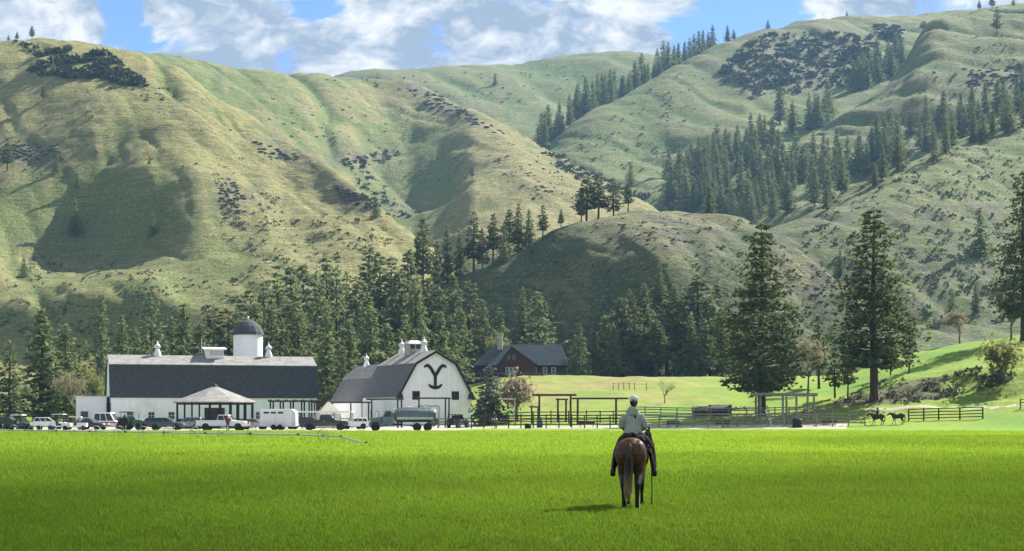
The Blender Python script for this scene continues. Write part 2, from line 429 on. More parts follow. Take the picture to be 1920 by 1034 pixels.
# field, yard, lawns and the grassy bank: one ground sheet
def ground_sheet():
    t = NT('ground_grass'); v = t.coord('Position')
    f1 = t.noise(v, .06, 5, .6, (1, .5, 1)); f2 = t.noise(v, 1.2, 5, .7, (1, .6, 1)); f3 = t.noise(v, 9, 4, .7)
    grass = t.mix(t.ramp(f1, .32, .68), (.11, .215, .022), (.19, .265, .026))
    grass = t.mix(t.math('MULTIPLY', t.ramp(f2, .40, .68), .45), grass, (.06, .14, .018))
    dry = t.mix(t.ramp(t.noise(v, .3, 5, .7, (1, .35, 1)), .4, .65), (.24, .205, .085), (.16, .17, .045))
    gravel = t.mix(t.ramp(f3, .3, .7), (.30, .27, .22), (.42, .39, .33))
    bank = t.mix(t.ramp(t.noise(v, .5, 6, .75, (1, 1, 1)), .38, .62), (.050, .062, .028), (.13, .125, .065))
    c = t.mix(t.math('MULTIPLY', t.attr('dry').outputs['Fac'], t.ramp(t.math('ADD', f1, t.math('MULTIPLY', f2, .4)), .40, .85)), grass, dry)
    c = t.mix(t.ramp(t.math('ADD', t.attr('bank').outputs['Fac'], t.math('MULTIPLY', t.math('SUBTRACT', f2, .5), .6)), .35, .6), c, bank)
    c = t.mix(t.ramp(t.math('ADD', t.attr('gravel').outputs['Fac'], t.math('MULTIPLY', t.math('SUBTRACT', f2, .5), .5)), .4, .6), c, gravel)
    t.L.new(c, t.b.inputs['Base Color']); t.b.inputs['Roughness'].default_value = .95; t.b.inputs['Specular IOR Level'].default_value = .1
    t.bump(t.math('ADD', t.math('MULTIPLY', f2, .5), t.math('MULTIPLY', f3, .12)), .8, .25)
    M['ground'] = t.m
    D = [4, 60, 150, 232, 245, 258, 275, 310, 335, 385, 430, 600, 1400, 4000]
    knots = [-4000, 600, 860, 950, 1100, 1360, 1450, 1560, 1700, 1830, 1920, 2300, 6000]
    T = {-4000: [0, 0, 0, 0, .3, .5, .8, 1, 2, 3],
         600: [0, 0, 0, 0, .5, .8, 1.5, 2, 3, 3], 860: [0, 0, .3, 1, 3, 4.5, 7.5, 9, 9, 3], 950: [0, .3, 1.2, 2.4, 5.2, 7.2, 11.2, 12, 12, 3],
         1100: [0, .4, 1.5, 2.8, 5.8, 7.6, 11.2, 12, 12, 3], 1360: [0, .5, 1.7, 3.3, 6.6, 8.3, 11, 12, 12, 3], 1450: [0, .6, 2, 3.7, 7, 8.6, 11, 12, 12, 3],
         1560: [0, .7, 2.6, 4.8, 7.8, 9.2, 11.5, 12, 12, 3], 1700: [0, .9, 3.5, 8.2, 12, 14.8, 13, 11, 10, 3], 1830: [0, 1.3, 4.0, 9.8, 14.7, 17, 15, 12, 10, 3],
         1920: [0, 2.0, 5.0, 10.6, 16, 18.4, 17, 13, 10, 3], 2300: [0, 4, 8, 14, 20, 24, 24, 20, 12, 3], 6000: [0, 4, 8, 14, 20, 24, 24, 20, 12, 3]}
    pxs = np.arange(-4000, 6001, 8.0)
    Yk = np.array([[d] * len(pxs) for d in D], float); Zk = np.zeros_like(Yk)
    for j in range(10):
        Zk[3 + j] = smooth1(np.interp(pxs, knots, [T[k][j] for k in knots]), 9)
    Zk[13] = 3
    def disp(X, Y, Z):
        w = np.clip((Y - 245) / 30, 0, 1) * np.clip((900 - Y) / 200, 0, 1) * np.clip(Z / 3, 0, 1)
        px = X / Y * FPX + CX
        bk = np.clip((px - 1540) / 80, 0, 1) * np.exp(-((Y - 268) / 14) ** 2)
        return w * (.8 * fbm(X / 16, Y / 26, 4, 3) + .25 * fbm(X / 3, Y / 5, 3, 8)) + bk * 1.3 * fbm(X / 5, Y / 4, 4, 12)
    def dry(X, Y, Z, px, py):
        d = np.clip(gauss(px, Y, 1050, 330, 170, 50) * 1.1 + gauss(px, Y, 1300, 372, 160, 26) * 1.2, 0, 1)
        return np.clip(d + .5 * gauss(px, Y, 1260, 290, 90, 40) + .12 * (Y > 243) * (px > 880) + .06, 0, 1)
    def bank(X, Y, Z, px, py):
        lo = 260; hi = np.interp(px, [1540, 1600, 1700, 1830, 1900], [262, 270, 275, 277, 270])
        b = ((Y > lo) & (Y < hi) & (px > 1545) & (px < 1960)).astype(float) * np.interp(px, [1690, 1790], [1, .42])
        b = np.maximum(b, ((Y > 266) & (Y < 272) & (px > 1370) & (px < 1440)) * .8)
        return np.maximum(b, ((Y > 395) & (px > 1080) & (px < 1700)) * .55)
    def gravel(X, Y, Z, px, py):
        e = np.interp(px, [-600, 0, 280, 690, 830, 890], [206, 203, 200, 186, 196, 232])
        e = e + 2.2 * fbm(X / 14, X * 0, 3, 5)
        g = ((Y > e) & (Y < 262) & (px < 892)).astype(float)
        g = np.maximum(g, ((Y > 233) & (Y < 245) & (px >= 880) & (px < 1590)) * .85)
        road = np.abs(Y - np.interp(px, [1560, 1700, 1830, 1920, 2300], [255, 256, 255, 252, 250])) < .9
        g = np.maximum(g, road * (px > 1590) * .62)
        return np.maximum(g, gauss(px, Y, 0, 129, 26, 2.6) * .9)
    make_sheet('ground', pxs, Yk, Zk, [6, 8, 40, 20, 14, 22, 20, 16, 18, 14, 8, 6, 4], t.m, disp, {'dry': dry, 'bank': bank, 'gravel': gravel})
ground_sheet()

# hills, far to near
SKY = [(0, 100), (300, 109), (400, 126), (500, 139), (580, 144), (700, 134), (800, 131), (900, 128), (1000, 122), (1100, 112), (1170, 101), (1280, 92), (1700, 80)]
def one(v): return lambda X, Y, Z, px, py: np.full_like(X, v)
hill('far_ridge', 100, 1700, 6, [(1300, 330), (1600, [(100, 200), (1000, 190), (1700, 170)]), (1900, SKY)], [20, 30], M['hill_c'], disp_fn(9, 220, 7, 130, 1.6, 40),
     {'green': lambda X, Y, Z, px, py: np.where(px > 950, .75, .45), 'rock': one(.15)})
hill('right_hill', 880, 2320, 4, [(900, [(880, 520), (1220, 440), (1400, 440), (1600, 430), (2320, 420)]),
     ([(880, 1120), (1100, 1130), (1300, 1200), (1500, 1270), (2320, 1350)], [(880, 400), (1000, 345), (1100, 318), (1200, 300), (1300, 262), (1400, 215), (1500, 205), (1600, 190), (1700, 170), (2320, 130)]),
     ([(880, 1180), (1030, 1250), (1260, 1450), (1440, 1600), (1920, 1750), (2320, 1800)],
      [(880, 330), (1000, 275), (1030, 260), (1120, 208), (1200, 168), (1260, 127), (1300, 108), (1340, 91), (1400, 71), (1440, 60), (1500, 53), (1560, 48), (1640, 42), (1700, 42), (1760, 36), (1850, 28), (1920, 22), (2320, 5)])],
     [60, 80], M['hill_c'], disp_fn(8, 170, 6, 110, 1.6, 60),
     {'green': lambda X, Y, Z, px, py: .62 + 0 * X, 'rock': lambda X, Y, Z, px, py: np.clip(1.5 * gauss(px, py, 1500, 110, 150, 60) + .12, 0, 1)})
hill('right_spur', 1300, 2320, 4, [(760, [(1300, 560), (1500, 470), (1920, 420), (2320, 400)]),
     ([(1300, 960), (2320, 1000)], [(1300, 440), (1380, 385), (1500, 338), (1600, 316), (1700, 278), (1800, 250), (1920, 212), (2320, 160)]),
     ([(1300, 980), (1380, 1020), (1440, 1060), (1560, 1150), (1660, 1230), (1760, 1330), (1920, 1400), (2320, 1450)],
      [(1300, 400), (1380, 330), (1440, 292), (1500, 262), (1560, 222), (1620, 186), (1660, 156), (1695, 116), (1720, 74), (1745, 46), (1765, 37), (1850, 28), (1920, 20), (2320, 2)])],
     [40, 80], M['hill_c'], disp_fn(8, 150, 7, 80, 1.5, 80),
     {'green': lambda X, Y, Z, px, py: np.where(py < 160, .62, .36), 'rock': lambda X, Y, Z, px, py: np.clip(.55 * gauss(px, py, 1840, 150, 90, 40) + .3 * gauss(px, py, 1650, 250, 120, 60) + .08, 0, 1)})
hill('middle_hill', 200, 1420, 4, [(660, [(200, 640), (700, 580), (1000, 580), (1420, 600)]),
     ([(200, 930), (640, 960), (740, 985), (830, 965), (900, 935), (1000, 900), (1420, 860)], [(200, 330), (500, 300), (600, 318), (660, 345), (720, 392), (770, 402), (830, 380), (885, 342), (985, 345), (1100, 375), (1220, 430), (1420, 540)]),
     ([(200, 1230), (580, 1350), (700, 1350), (780, 1300), (850, 1240), (985, 1130), (1130, 1030), (1220, 980), (1420, 900)],
      [(200, 102), (300, 113), (450, 139), (580, 147), (700, 150), (760, 156), (800, 170), (850, 190), (920, 223), (985, 255), (1060, 291), (1130, 330), (1220, 380), (1420, 490)])],
     [50, 90], M['hill_b'], disp_fn(7, 150, 6, 100, 1.4, 100),
     {'green': lambda X, Y, Z, px, py: np.clip(np.interp(px, [300, 600, 760, 900, 985], [.8, .75, .6, .3, .15]) + .6 * gauss(px, py, 830, 310, 70, 60) - .4 * gauss(px, py, 700, 185, 150, 25), 0, 1),
      'rock': lambda X, Y, Z, px, py: np.clip(1.2 * gauss(px, py, 815, 180, 90, 28, .5) + .9 * gauss(px, py, 690, 300, 90, 30) + .6 * gauss(px, py, 740, 390, 60, 30) + .1, 0, 1)})
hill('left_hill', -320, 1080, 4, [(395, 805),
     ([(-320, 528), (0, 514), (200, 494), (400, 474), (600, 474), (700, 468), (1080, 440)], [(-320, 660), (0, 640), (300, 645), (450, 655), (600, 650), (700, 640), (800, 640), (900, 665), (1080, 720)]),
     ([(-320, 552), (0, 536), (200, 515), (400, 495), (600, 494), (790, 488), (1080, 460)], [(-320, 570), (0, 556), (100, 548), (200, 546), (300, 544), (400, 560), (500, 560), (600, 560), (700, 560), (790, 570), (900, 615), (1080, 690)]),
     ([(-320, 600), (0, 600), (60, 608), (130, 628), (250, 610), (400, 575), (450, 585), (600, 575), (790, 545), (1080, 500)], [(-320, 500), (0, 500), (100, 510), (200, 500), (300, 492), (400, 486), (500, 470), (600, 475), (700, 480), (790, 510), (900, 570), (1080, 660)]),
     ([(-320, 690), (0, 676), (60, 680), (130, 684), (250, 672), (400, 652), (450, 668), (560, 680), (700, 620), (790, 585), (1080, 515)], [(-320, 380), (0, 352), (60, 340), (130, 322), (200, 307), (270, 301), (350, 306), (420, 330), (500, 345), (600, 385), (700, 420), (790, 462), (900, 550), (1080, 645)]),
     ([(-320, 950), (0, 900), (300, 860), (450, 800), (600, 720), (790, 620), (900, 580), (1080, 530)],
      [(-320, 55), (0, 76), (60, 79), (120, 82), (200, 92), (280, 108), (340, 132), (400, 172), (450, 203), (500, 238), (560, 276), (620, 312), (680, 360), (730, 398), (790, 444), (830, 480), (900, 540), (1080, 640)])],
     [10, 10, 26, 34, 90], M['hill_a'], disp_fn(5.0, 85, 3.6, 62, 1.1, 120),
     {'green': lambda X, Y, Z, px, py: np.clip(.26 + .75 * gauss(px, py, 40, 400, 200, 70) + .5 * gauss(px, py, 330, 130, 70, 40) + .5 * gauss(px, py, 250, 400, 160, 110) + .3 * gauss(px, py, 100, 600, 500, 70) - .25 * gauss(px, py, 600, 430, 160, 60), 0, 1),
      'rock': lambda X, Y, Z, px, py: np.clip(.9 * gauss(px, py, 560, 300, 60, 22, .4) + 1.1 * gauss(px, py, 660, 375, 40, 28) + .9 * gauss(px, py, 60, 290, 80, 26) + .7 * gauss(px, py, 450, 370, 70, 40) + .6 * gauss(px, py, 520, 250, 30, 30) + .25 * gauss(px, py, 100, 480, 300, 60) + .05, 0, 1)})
hill('lower_right_hill', 1380, 2320, 4, [(425, 770), ([(1380, 540), (2320, 530)], [(1380, 660), (1500, 640), (1700, 610), (2320, 600)]),
     ([(1380, 585), (1500, 615), (1700, 650), (1900, 660), (2320, 680)], [(1380, 500), (1430, 462), (1500, 432), (1560, 416), (1650, 388), (1700, 379), (1780, 374), (1870, 402), (1930, 415), (2320, 380)]),
     ([(1380, 610), (1420, 640), (1490, 690), (1640, 780), (1760, 850), (1920, 880), (2320, 900)],
      [(1380, 470), (1420, 441), (1490, 410), (1560, 381), (1640, 350), (1700, 312), (1760, 281), (1850, 255), (1920, 226), (2320, 150)])],
     [14, 50, 70], M['hill_c'], disp_fn(4, 90, 2.2, 50, 1.2, 140),
     {'green': lambda X, Y, Z, px, py: np.where(py < 400, .50, .75), 'rock': lambda X, Y, Z, px, py: np.clip(np.where(py > 375, .75, .18) + 0 * X, 0, 1)})
hill('knoll', 690, 1790, 3, [([(690, 452), (800, 446), (1000, 432), (1250, 412), (1400, 420), (1790, 428)], [(690, 772), (850, 735), (1000, 712), (1500, 706), (1790, 712)]),
     ([(690, 468), (800, 468), (1000, 460), (1100, 458), (1230, 449), (1400, 454), (1500, 462), (1600, 446), (1790, 434)], [(690, 690), (800, 612), (1000, 530), (1100, 474), (1180, 462), (1260, 460), (1330, 458), (1450, 500), (1600, 612), (1790, 702)]),
     ([(690, 480), (800, 486), (1000, 482), (1100, 488), (1250, 502), (1400, 500), (1480, 490), (1600, 462), (1790, 442)],
      [(690, 610), (800, 533), (860, 503), (930, 470), (1000, 441), (1060, 421), (1100, 412), (1150, 402), (1200, 394), (1260, 393), (1330, 397), (1400, 410), (1450, 430), (1500, 465), (1550, 508), (1600, 550), (1650, 600), (1790, 690)])],
     [45, 55], M['hill_f'], disp_fn(2.5, 60, 2.5, 40, .6, 160),
     {'green': lambda X, Y, Z, px, py: np.clip(.85 - .9 * gauss(px, py, 1230, 400, 170, 22) - .8 * gauss(px, py, 1540, 510, 60, 70, .6) - .4 * gauss(px, py, 1230, 440, 120, 50), 0, 1),
      'rock': lambda X, Y, Z, px, py: np.clip(.9 * gauss(px, py, 1250, 430, 120, 40) + .8 * gauss(px, py, 1530, 500, 80, 90) + .12, 0, 1)})
# ------------------------------------------------------------------ plants
def leaf_mat(name, dark, light, trans=0.35, rough=.75):
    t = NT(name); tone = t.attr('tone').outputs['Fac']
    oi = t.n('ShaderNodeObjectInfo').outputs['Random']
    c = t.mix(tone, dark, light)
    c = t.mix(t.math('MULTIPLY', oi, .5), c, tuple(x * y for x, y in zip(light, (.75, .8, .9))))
    t.L.new(c, t.b.inputs['Base Color']); t.b.inputs['Roughness'].default_value = rough; t.b.inputs['Specular IOR Level'].default_value = .25
    tr = t.n('ShaderNodeBsdfTranslucent'); t.L.new(t.mix(.5, c, light), tr.inputs['Color'])
    ms = t.n('ShaderNodeMixShader'); ms.inputs[0].default_value = trans
    t.L.new(t.b.outputs[0], ms.inputs[1]); t.L.new(tr.outputs[0], ms.inputs[2]); t.L.new(ms.outputs[0], t.out.inputs[0])
    return t.m
M['needles'] = leaf_mat('fir_needles', (.050, .082, .036), (.23, .275, .11))
M['pine_needles'] = leaf_mat('pine_needles', (.042, .064, .030), (.175, .20, .078))
M['spruce_needles'] = leaf_mat('blue_spruce_needles', (.06, .09, .075), (.17, .21, .175))
M['pale_leaf'] = leaf_mat('spring_leaves', (.11, .13, .035), (.27, .28, .09), .45)
M['bud'] = leaf_mat('bud_haze', (.20, .165, .11), (.34, .285, .19), .3)
M['twig'] = pm('twig', (.20, .16, .12), .9, .3, 5, 0)
M['sage'] = leaf_mat('sagebrush_leaves', (.035, .045, .028), (.11, .125, .065), .15)
M['juniper'] = leaf_mat('juniper_leaves', (.016, .024, .018), (.06, .075, .045), .15)
M['rock'] = pm('dark_rock', (.10, .095, .075), .95, .4, .3, .6, .2, coord='Position')

def tri_mesh(name, V, F, tone=None):
    me = bpy.data.meshes.new(name)
    me.vertices.add(len(V)); me.vertices.foreach_set('co', V.astype(np.float32).ravel())
    k = F.shape[1]
    me.loops.add(F.size); me.loops.foreach_set('vertex_index', F.astype(np.int32).ravel())
    me.polygons.add(len(F)); me.polygons.foreach_set('loop_start', np.arange(0, F.size, k, dtype=np.int32)); me.polygons.foreach_set('loop_total', np.full(len(F), k, np.int32))
    me.update(calc_edges=True)
    if tone is not None:
        a = me.attributes.new('tone', 'FLOAT', 'POINT'); a.data.foreach_set('value', tone.astype(np.float32))
    return me
def sprays(rng, C, out, size, k, flat=.6):
    """k slim leaf-shaped quads round each tuft centre C, leaning along out"""
    n = len(C); C = np.repeat(C, k, 0); out = np.repeat(out, k, 0); size = np.repeat(size, k)
    d = rng.normal(size=(n * k, 3)); d /= np.linalg.norm(d, axis=1, keepdims=True)
    d = d * 1.0 + out * .7; d[:, 2] *= flat; d[:, 2] += .12; d /= np.linalg.norm(d, axis=1, keepdims=True)
    s = np.cross(d, rng.normal(size=(n * k, 3))); s /= np.linalg.norm(s, axis=1, keepdims=True) + 1e-9
    L = (size * rng.uniform(.7, 1.3, n * k))[:, None]; W = L * rng.uniform(.20, .36, n * k)[:, None]
    a = C - d * L * .25; b = C + d * L * .25 + s * W; c = C + d * L * .85; e = C + d * L * .25 - s * W
    V = np.stack([a, b, c, e], 1).reshape(-1, 3); F = np.arange(len(V)).reshape(-1, 4)
    return V, F
def conifer(seed, kind='fir', r=.16, base=.10, levels=30, per=5, tufts=6, k=3, size=.032, lean=0.0):
    rng = np.random.default_rng(seed); C = []; O = []; S = []; T = []; woods = []
    ph = rng.uniform(0, 6.28)
    for i in range(levels):
        t = base + (1 - base) * ((i + rng.uniform(-.4, .4)) / levels); t = min(.985, max(base, t))
        u = (t - base) / (1 - base)
        if kind == 'fir': prof = (1 - u) ** (.62 + .35 * ((seed * 7919) % 10) / 10) * (.80 + .20 * math.sin(u * 31 + ph)) * (.75 + .25 * min(1, u * 8))
        else: prof = (1 - u) ** .62 * (.72 + .28 * min(1, u * 5)) * (.84 + .16 * math.sin(u * 23 + ph))
        nb = max(2, int(per * (.6 + .6 * (1 - u)))); a0 = rng.uniform(0, 6.28)
        for b in range(nb):
            if kind == 'pine' and rng.random() < .2: continue
            az = a0 + b * 6.283 / nb + rng.uniform(-.5, .5)
            Lb = r * max(.06, prof) * (rng.uniform(.5, 1.2) if kind == 'fir' else rng.uniform(.45, 1.2)) + .008
            up = rng.uniform(.05, .35) if kind == 'pine' else rng.uniform(-.15, .25) * (1.2 if u > .6 else .6)
            dr = -.42 if kind == 'fir' else -.18
            nt = max(2, int(tufts * (.35 + .65 * Lb / r)))
            ss = np.sort(rng.uniform(.18 if kind == 'fir' else .40, 1, nt)); ss[-1] = 1.0
            dx, dy = math.cos(az), math.sin(az); bt = rng.uniform(0, 1)
            for s in ss:
                sp = Lb * (.16 if kind == 'fir' else .20)
                p = np.array([dx * Lb * s, dy * Lb * s, t + Lb * (up * s + dr * s * s)]) + rng.normal(size=3) * sp * np.array([.6, .6, .35])
                C.append(p); O.append([dx, dy, .1]); S.append(size * rng.uniform(.75, 1.25) * (.65 + .35 * (1 - u)))
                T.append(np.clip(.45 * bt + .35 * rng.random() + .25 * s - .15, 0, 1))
            if kind == 'pine' or i % 2 == 0: woods.append((t, dx, dy, Lb, up, dr))
    C.append(np.array([0, 0, .985])); O.append([0, 0, 1]); S.append(size); T.append(.6)
    V, F = sprays(rng, np.array(C), np.array(O, float), np.array(S), k)
    tone = np.repeat(np.repeat(np.array(T), k), 4)
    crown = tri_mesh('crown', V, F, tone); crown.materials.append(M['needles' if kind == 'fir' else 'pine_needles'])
    mb = MB(); rt = .013 if kind == 'fir' else .017
    pts = [(lean * (z ** 2) + .004 * math.sin(z * 9 + ph), .003 * math.cos(z * 7 + ph), z) for z in (-.02, .04, .2, .4, .6, .8, .97)]
    mb.tube(pts, [rt * 1.5, rt * 1.1, rt * .95, rt * .8, rt * .58, rt * .35, rt * .08], 7)
    for (t, dx, dy, Lb, up, dr) in woods:
        q = [(dx * Lb * s, dy * Lb * s, t + Lb * (up * s + dr * s * s)) for s in (0, .5, .95)]
        mb.tube(q, [rt * .25 * (1.1 - t), rt * .16 * (1.1 - t), rt * .05], 3, False)
    trunk = mb.mesh('trunk', False, 0, False); trunk.materials.append(M['bark'])
    return trunk, crown
FIR = [conifer(100 + i, 'fir', r * 1.15, b, 30, 6, 9, 3, .044) for i, (r, b) in enumerate([(.165, .06), (.20, .08), (.235, .06), (.175, .10), (.215, .12), (.19, .05), (.25, .09), (.15, .14)])]
PINE = [conifer(200 + i, 'pine', r * 1.12, b, 26, 6, 8, 3, .050) for i, (r, b) in enumerate([(.19, .22), (.22, .16), (.17, .28), (.20, .30)])]
SIZES = {}
def tree(variant, base, H, name, label, group=None, rz=None, wide=1.0):
    o = thing(name, label, 'tree', base, rz if rz is not None else random.uniform(0, 6.28), group)
    o.scale = (H * wide, H * wide, H)
    link('trunk', variant[0], None, o); link('crown', variant[1], None, o)
    return o
ALLH = ['left_hill', 'middle_hill', 'far_ridge', 'right_hill', 'right_spur', 'lower_right_hill', 'knoll', 'ground']
def surf(px, Y, names=('ground', 'left_hill', 'knoll', 'lower_right_hill')):
    zs = []
    for n in names:
        ly = LAY[n]
        if ly.pxs[0] <= px <= ly.pxs[-1]:
            i = int(round((px - ly.pxs[0]) / (ly.pxs[1] - ly.pxs[0])))
            if ly.Y[0, i] <= Y <= ly.Y[-1, i]: zs.append(float(np.interp(Y, ly.Y[:, i], ly.Z[:, i])))
    return max(zs) if zs else 0.0
def tree_top(v, px, top, Y, name, label, group=None, wide=1.0):
    """a tree at a bearing and distance whose tip reaches the photo height top"""
    z = surf(px, Y); tip = EYE + (HZ - top) / FPX * Y
    return tree(v, (XP(px, Y), Y, z - .1), max(3.0, tip - z), name, label, group, wide=wide)
def tree_hit(v, px, py, hpx, name, label, group=None, layers=None, wide=1.0):
    h = hit_any(px, py, layers or ALLH)
    if h is None: return None
    p = h[1]; return tree(v, (p.x, p.y, p.z - .3), hpx * p.y / FPX, name, label, group, wide=wide)
def in_poly(x, y, pg):
    c = False; j = len(pg) - 1
    for i in range(len(pg)):
        if (pg[i][1] > y) != (pg[j][1] > y) and x < (pg[j][0] - pg[i][0]) * (y - pg[i][1]) / (pg[j][1] - pg[i][1]) + pg[i][0]: c = not c
        j = i
    return c
def pts_in(pg, n, sep, seed):
    rnd = random.Random(seed); xs = [p[0] for p in pg]; ys = [p[1] for p in pg]; out = []; tries = 0
    while len(out) < n and tries < 6000:
        tries += 1; x = rnd.uniform(min(xs), max(xs)); y = rnd.uniform(min(ys), max(ys))
        if in_poly(x, y, pg) and all((x - a) ** 2 + ((y - b) * 1.6) ** 2 > sep * sep for a, b in out): out.append((x, y))
    return out
rf = random.Random(5)
def fir(): return rf.choice(FIR)

# trees near the barns, each told apart
pine_hi = [conifer(300, 'pine', .275, .13, 44, 9, 22, 5, .020), conifer(301, 'pine', .255, .17, 42, 8, 21, 5, .020), conifer(302, 'pine', .26, .14, 40, 8, 20, 5, .020)]
tree_top(pine_hi[0], 1428, 416, 256, 'pine_tree', 'tall broad dark pine standing behind the long pale beam frame by the corral', wide=1.14)
tree_top(pine_hi[1], 1638, 384, 263, 'pine_tree', 'tall dark pine with bare lower trunk in front of the brown cut bank', wide=1.2)
tree_top(pine_hi[2], 1918, 318, 318, 'pine_tree', 'tall pine cut off by the right edge on top of the green slope', wide=.95)
for px, top, Y, lab in [(1535, 588, 300, 'slim young pine between the two tall dark pines'), (1705, 592, 285, 'smaller pine just right of the tall pine on the brown bank'),
                        (1565, 640, 272, 'small pine close left of the tall pine on the brown bank'), (1590, 655, 268, 'smallest pine right beside the bare trunk of the tall pine')]:
    tree_top(rf.choice(PINE), px, top, Y, 'pine_tree', lab)
sp = conifer(310, 'fir', .36, .02, 34, 8, 9, 4, .050); sp[1].materials[0] = M['spruce_needles']
tree_top(sp, 917, 684, 252, 'blue_spruce', 'broad grey blue spruce beside the barn with the black emblem', wide=1.25)
for px, top, Y, w, lab in [(78, 578, 300, 1.75, 'big dark conifer left of the long white barn'), (122, 606, 312, 1.6, 'lighter conifer right behind the big dark one at far left'),
                           (18, 640, 290, 1.5, 'pale conifer at the left edge of the picture'), (612, 574, 312, 1.15, 'tall conifer in the gap between the two white barns'),
                           (694, 572, 325, 1.35, 'broad conifer directly behind the gambrel roof of the emblem barn'), (826, 583, 335, 1.25, 'conifer rising behind the right slope of the emblem barn'),
                           (656, 598, 318, 1.2, 'dark conifer between the gap tree and the broad conifer behind the emblem barn'), (1010, 546, 418, 1.5, 'pointed conifer right behind the lodge roof'),
                           (1085, 606, 394, 1.4, 'leaning dark tree at the right end of the lodge'), (345, 566, 335, 1.0, 'darkest conifer behind the long barn left of the silo'),
                           (228, 590, 330, 1.1, 'bright edged conifer above the left end of the long barn roof'), (190, 550, 440, .9, 'sunlit pointed tree alone in the shade far left'),
                           (284, 534, 440, .9, 'pale pointed tree on the shaded slope above the long barn roof')]:
    tree_top(fir(), px, top, Y, 'fir_tree', lab, wide=w)
ORD = 'first second third fourth fifth sixth seventh eighth ninth tenth eleventh twelfth thirteenth fourteenth fifteenth sixteenth seventeenth eighteenth nineteenth twentieth'.split()
ORD += ['twenty-' + w for w in ORD[:9]] + ['thirtieth']
def stand(label, group, specs, name='fir_tree', pines=0.25, wide=1.0):
    for i, (px, top, Y) in enumerate(sorted(specs)):
        tree_top(rf.choice(PINE) if rf.random() < pines else fir(), px, top, Y, name, label + ', ' + ORD[i] + ' from the left', group, wide=wide * rf.uniform(1.0, 1.45))
stand('conifer in the row close behind the long white barn', 'conifers close behind the long barn',
      [(p, t_ + rf.uniform(-8, 8), y) for p, t_, y in [(148, 640, 330), (252, 606, 345), (300, 612, 325), (322, 600, 350), (376, 600, 330), (402, 592, 350), (428, 578, 345), (455, 590, 370), (508, 566, 330), (530, 590, 320), (480, 572, 350), (560, 585, 330), (640, 640, 305), (725, 600, 330), (275, 630, 320), (585, 600, 340), (545, 560, 360), (755, 620, 345)]], wide=1.15)
stand('conifer in the dense wood below the dry hill', 'wood at the foot of the left hill',
      [(p, t_ + rf.uniform(-12, 12), y) for p, t_, y in [(470, 545, 400), (495, 535, 420), (520, 520, 430), (545, 505, 440), (568, 490, 455), (590, 500, 430), (612, 490, 450), (630, 510, 420), (650, 500, 440), (668, 520, 410), (692, 468, 450), (712, 480, 440), (735, 478, 450), (750, 500, 425), (765, 470, 445), (780, 520, 400), (600, 540, 390), (690, 540, 390), (550, 545, 395), (452, 560, 400)]], wide=1.0)
stand('conifer on the shaded foot of the knoll above the emblem barn', 'conifers at the left foot of the knoll', [(800, 520, 432), (825, 540, 425), (850, 515, 436), (880, 528, 430), (905, 562, 425), (862, 575, 415), (780, 540, 420), (935, 575, 424), (760, 590, 372), (790, 598, 374), (852, 610, 376), (980, 540, 440)], wide=1.0)
for oi_, (px, top, lab) in enumerate(sorted([(793, 408, 1), (838, 420, 0), (862, 430, 0), (888, 396, 1), (925, 400, 1), (955, 392, 1), (945, 420, 0), (972, 380, 0), (992, 392, 0), (1018, 384, 1), (1052, 392, 1), (820, 450, 0), (905, 430, 1)])):
    Yc = float(np.interp(px, [690, 800, 1000, 1250], [480, 486, 482, 500])) + rf.uniform(-4, 6)
    tree_top(rf.choice(PINE) if lab else fir(), px, top, Yc, 'pine_tree', 'pine on the sloping left crest of the shaded knoll, ' + ORD[oi_] + ' from the left', 'pines along the knoll crest', wide=1.1)
for oi_, (px, top, w) in enumerate([(1090, 352, 1.1), (1100, 330, 1.5), (1122, 326, 1.4), (1150, 334, 1.3), (1178, 342, 1.2)]):
    tree_top(rf.choice(PINE), px, top, 494 + rf.uniform(-4, 6), 'pine_tree', 'round topped pine in the clump on the knoll top, ' + ORD[oi_] + ' from the left', 'pine clump on top of the knoll', wide=w)
stand('dark conifer in the stand right of the lodge', 'conifer stand right of the lodge',
      [(p, t_ + rf.uniform(-8, 8), y) for p, t_, y in [(1135, 585, 412), (1166, 555, 410), (1190, 575, 405), (1215, 568, 415), (1236, 500, 432), (1250, 568, 410), (1208, 530, 425), (1278, 560, 408), (1308, 520, 415), (1332, 550, 410), (1352, 570, 405), (1150, 610, 400), (1230, 600, 400), (1295, 590, 402), (1180, 545, 430), (1112, 620, 402), (1265, 535, 425), (1320, 590, 400), (1375, 590, 410), (1345, 530, 425)]], wide=1.25, pines=.3)
def forest(pg, n, sep, seed, hr, label, group, layers=None, wide=1.0):
    for oi_, (x, y) in enumerate(sorted(pts_in(pg, n, sep, seed))):
        tree_hit(fir(), x, y, rf.uniform(*hr), 'fir_tree', label + (', ' + ORD[oi_] + ' from the left' if n <= 30 else ''), group, layers, wide * rf.uniform(.95, 1.5))
ridge = poly([(1000, 275), (1030, 260), (1120, 208), (1200, 168), (1260, 127), (1300, 108), (1340, 91)])
for i in range(44):
    px = 1015 + (i / 43) ** .95 * 240 + rf.uniform(-6, 6); Yr = float(np.interp(px, [880, 1030, 1260, 1440], [1180, 1250, 1450, 1600])) + rf.uniform(-4, 45)
    p = at_depth('right_hill', px, Yr); tree(fir(), (p.x, p.y, p.z - .5), rf.uniform(38, 82) * Yr / FPX, 'fir_tree', 'fir in the dark band climbing the left ridge of the right hill', 'firs along the right hill ridge', wide=rf.uniform(.9, 1.3))
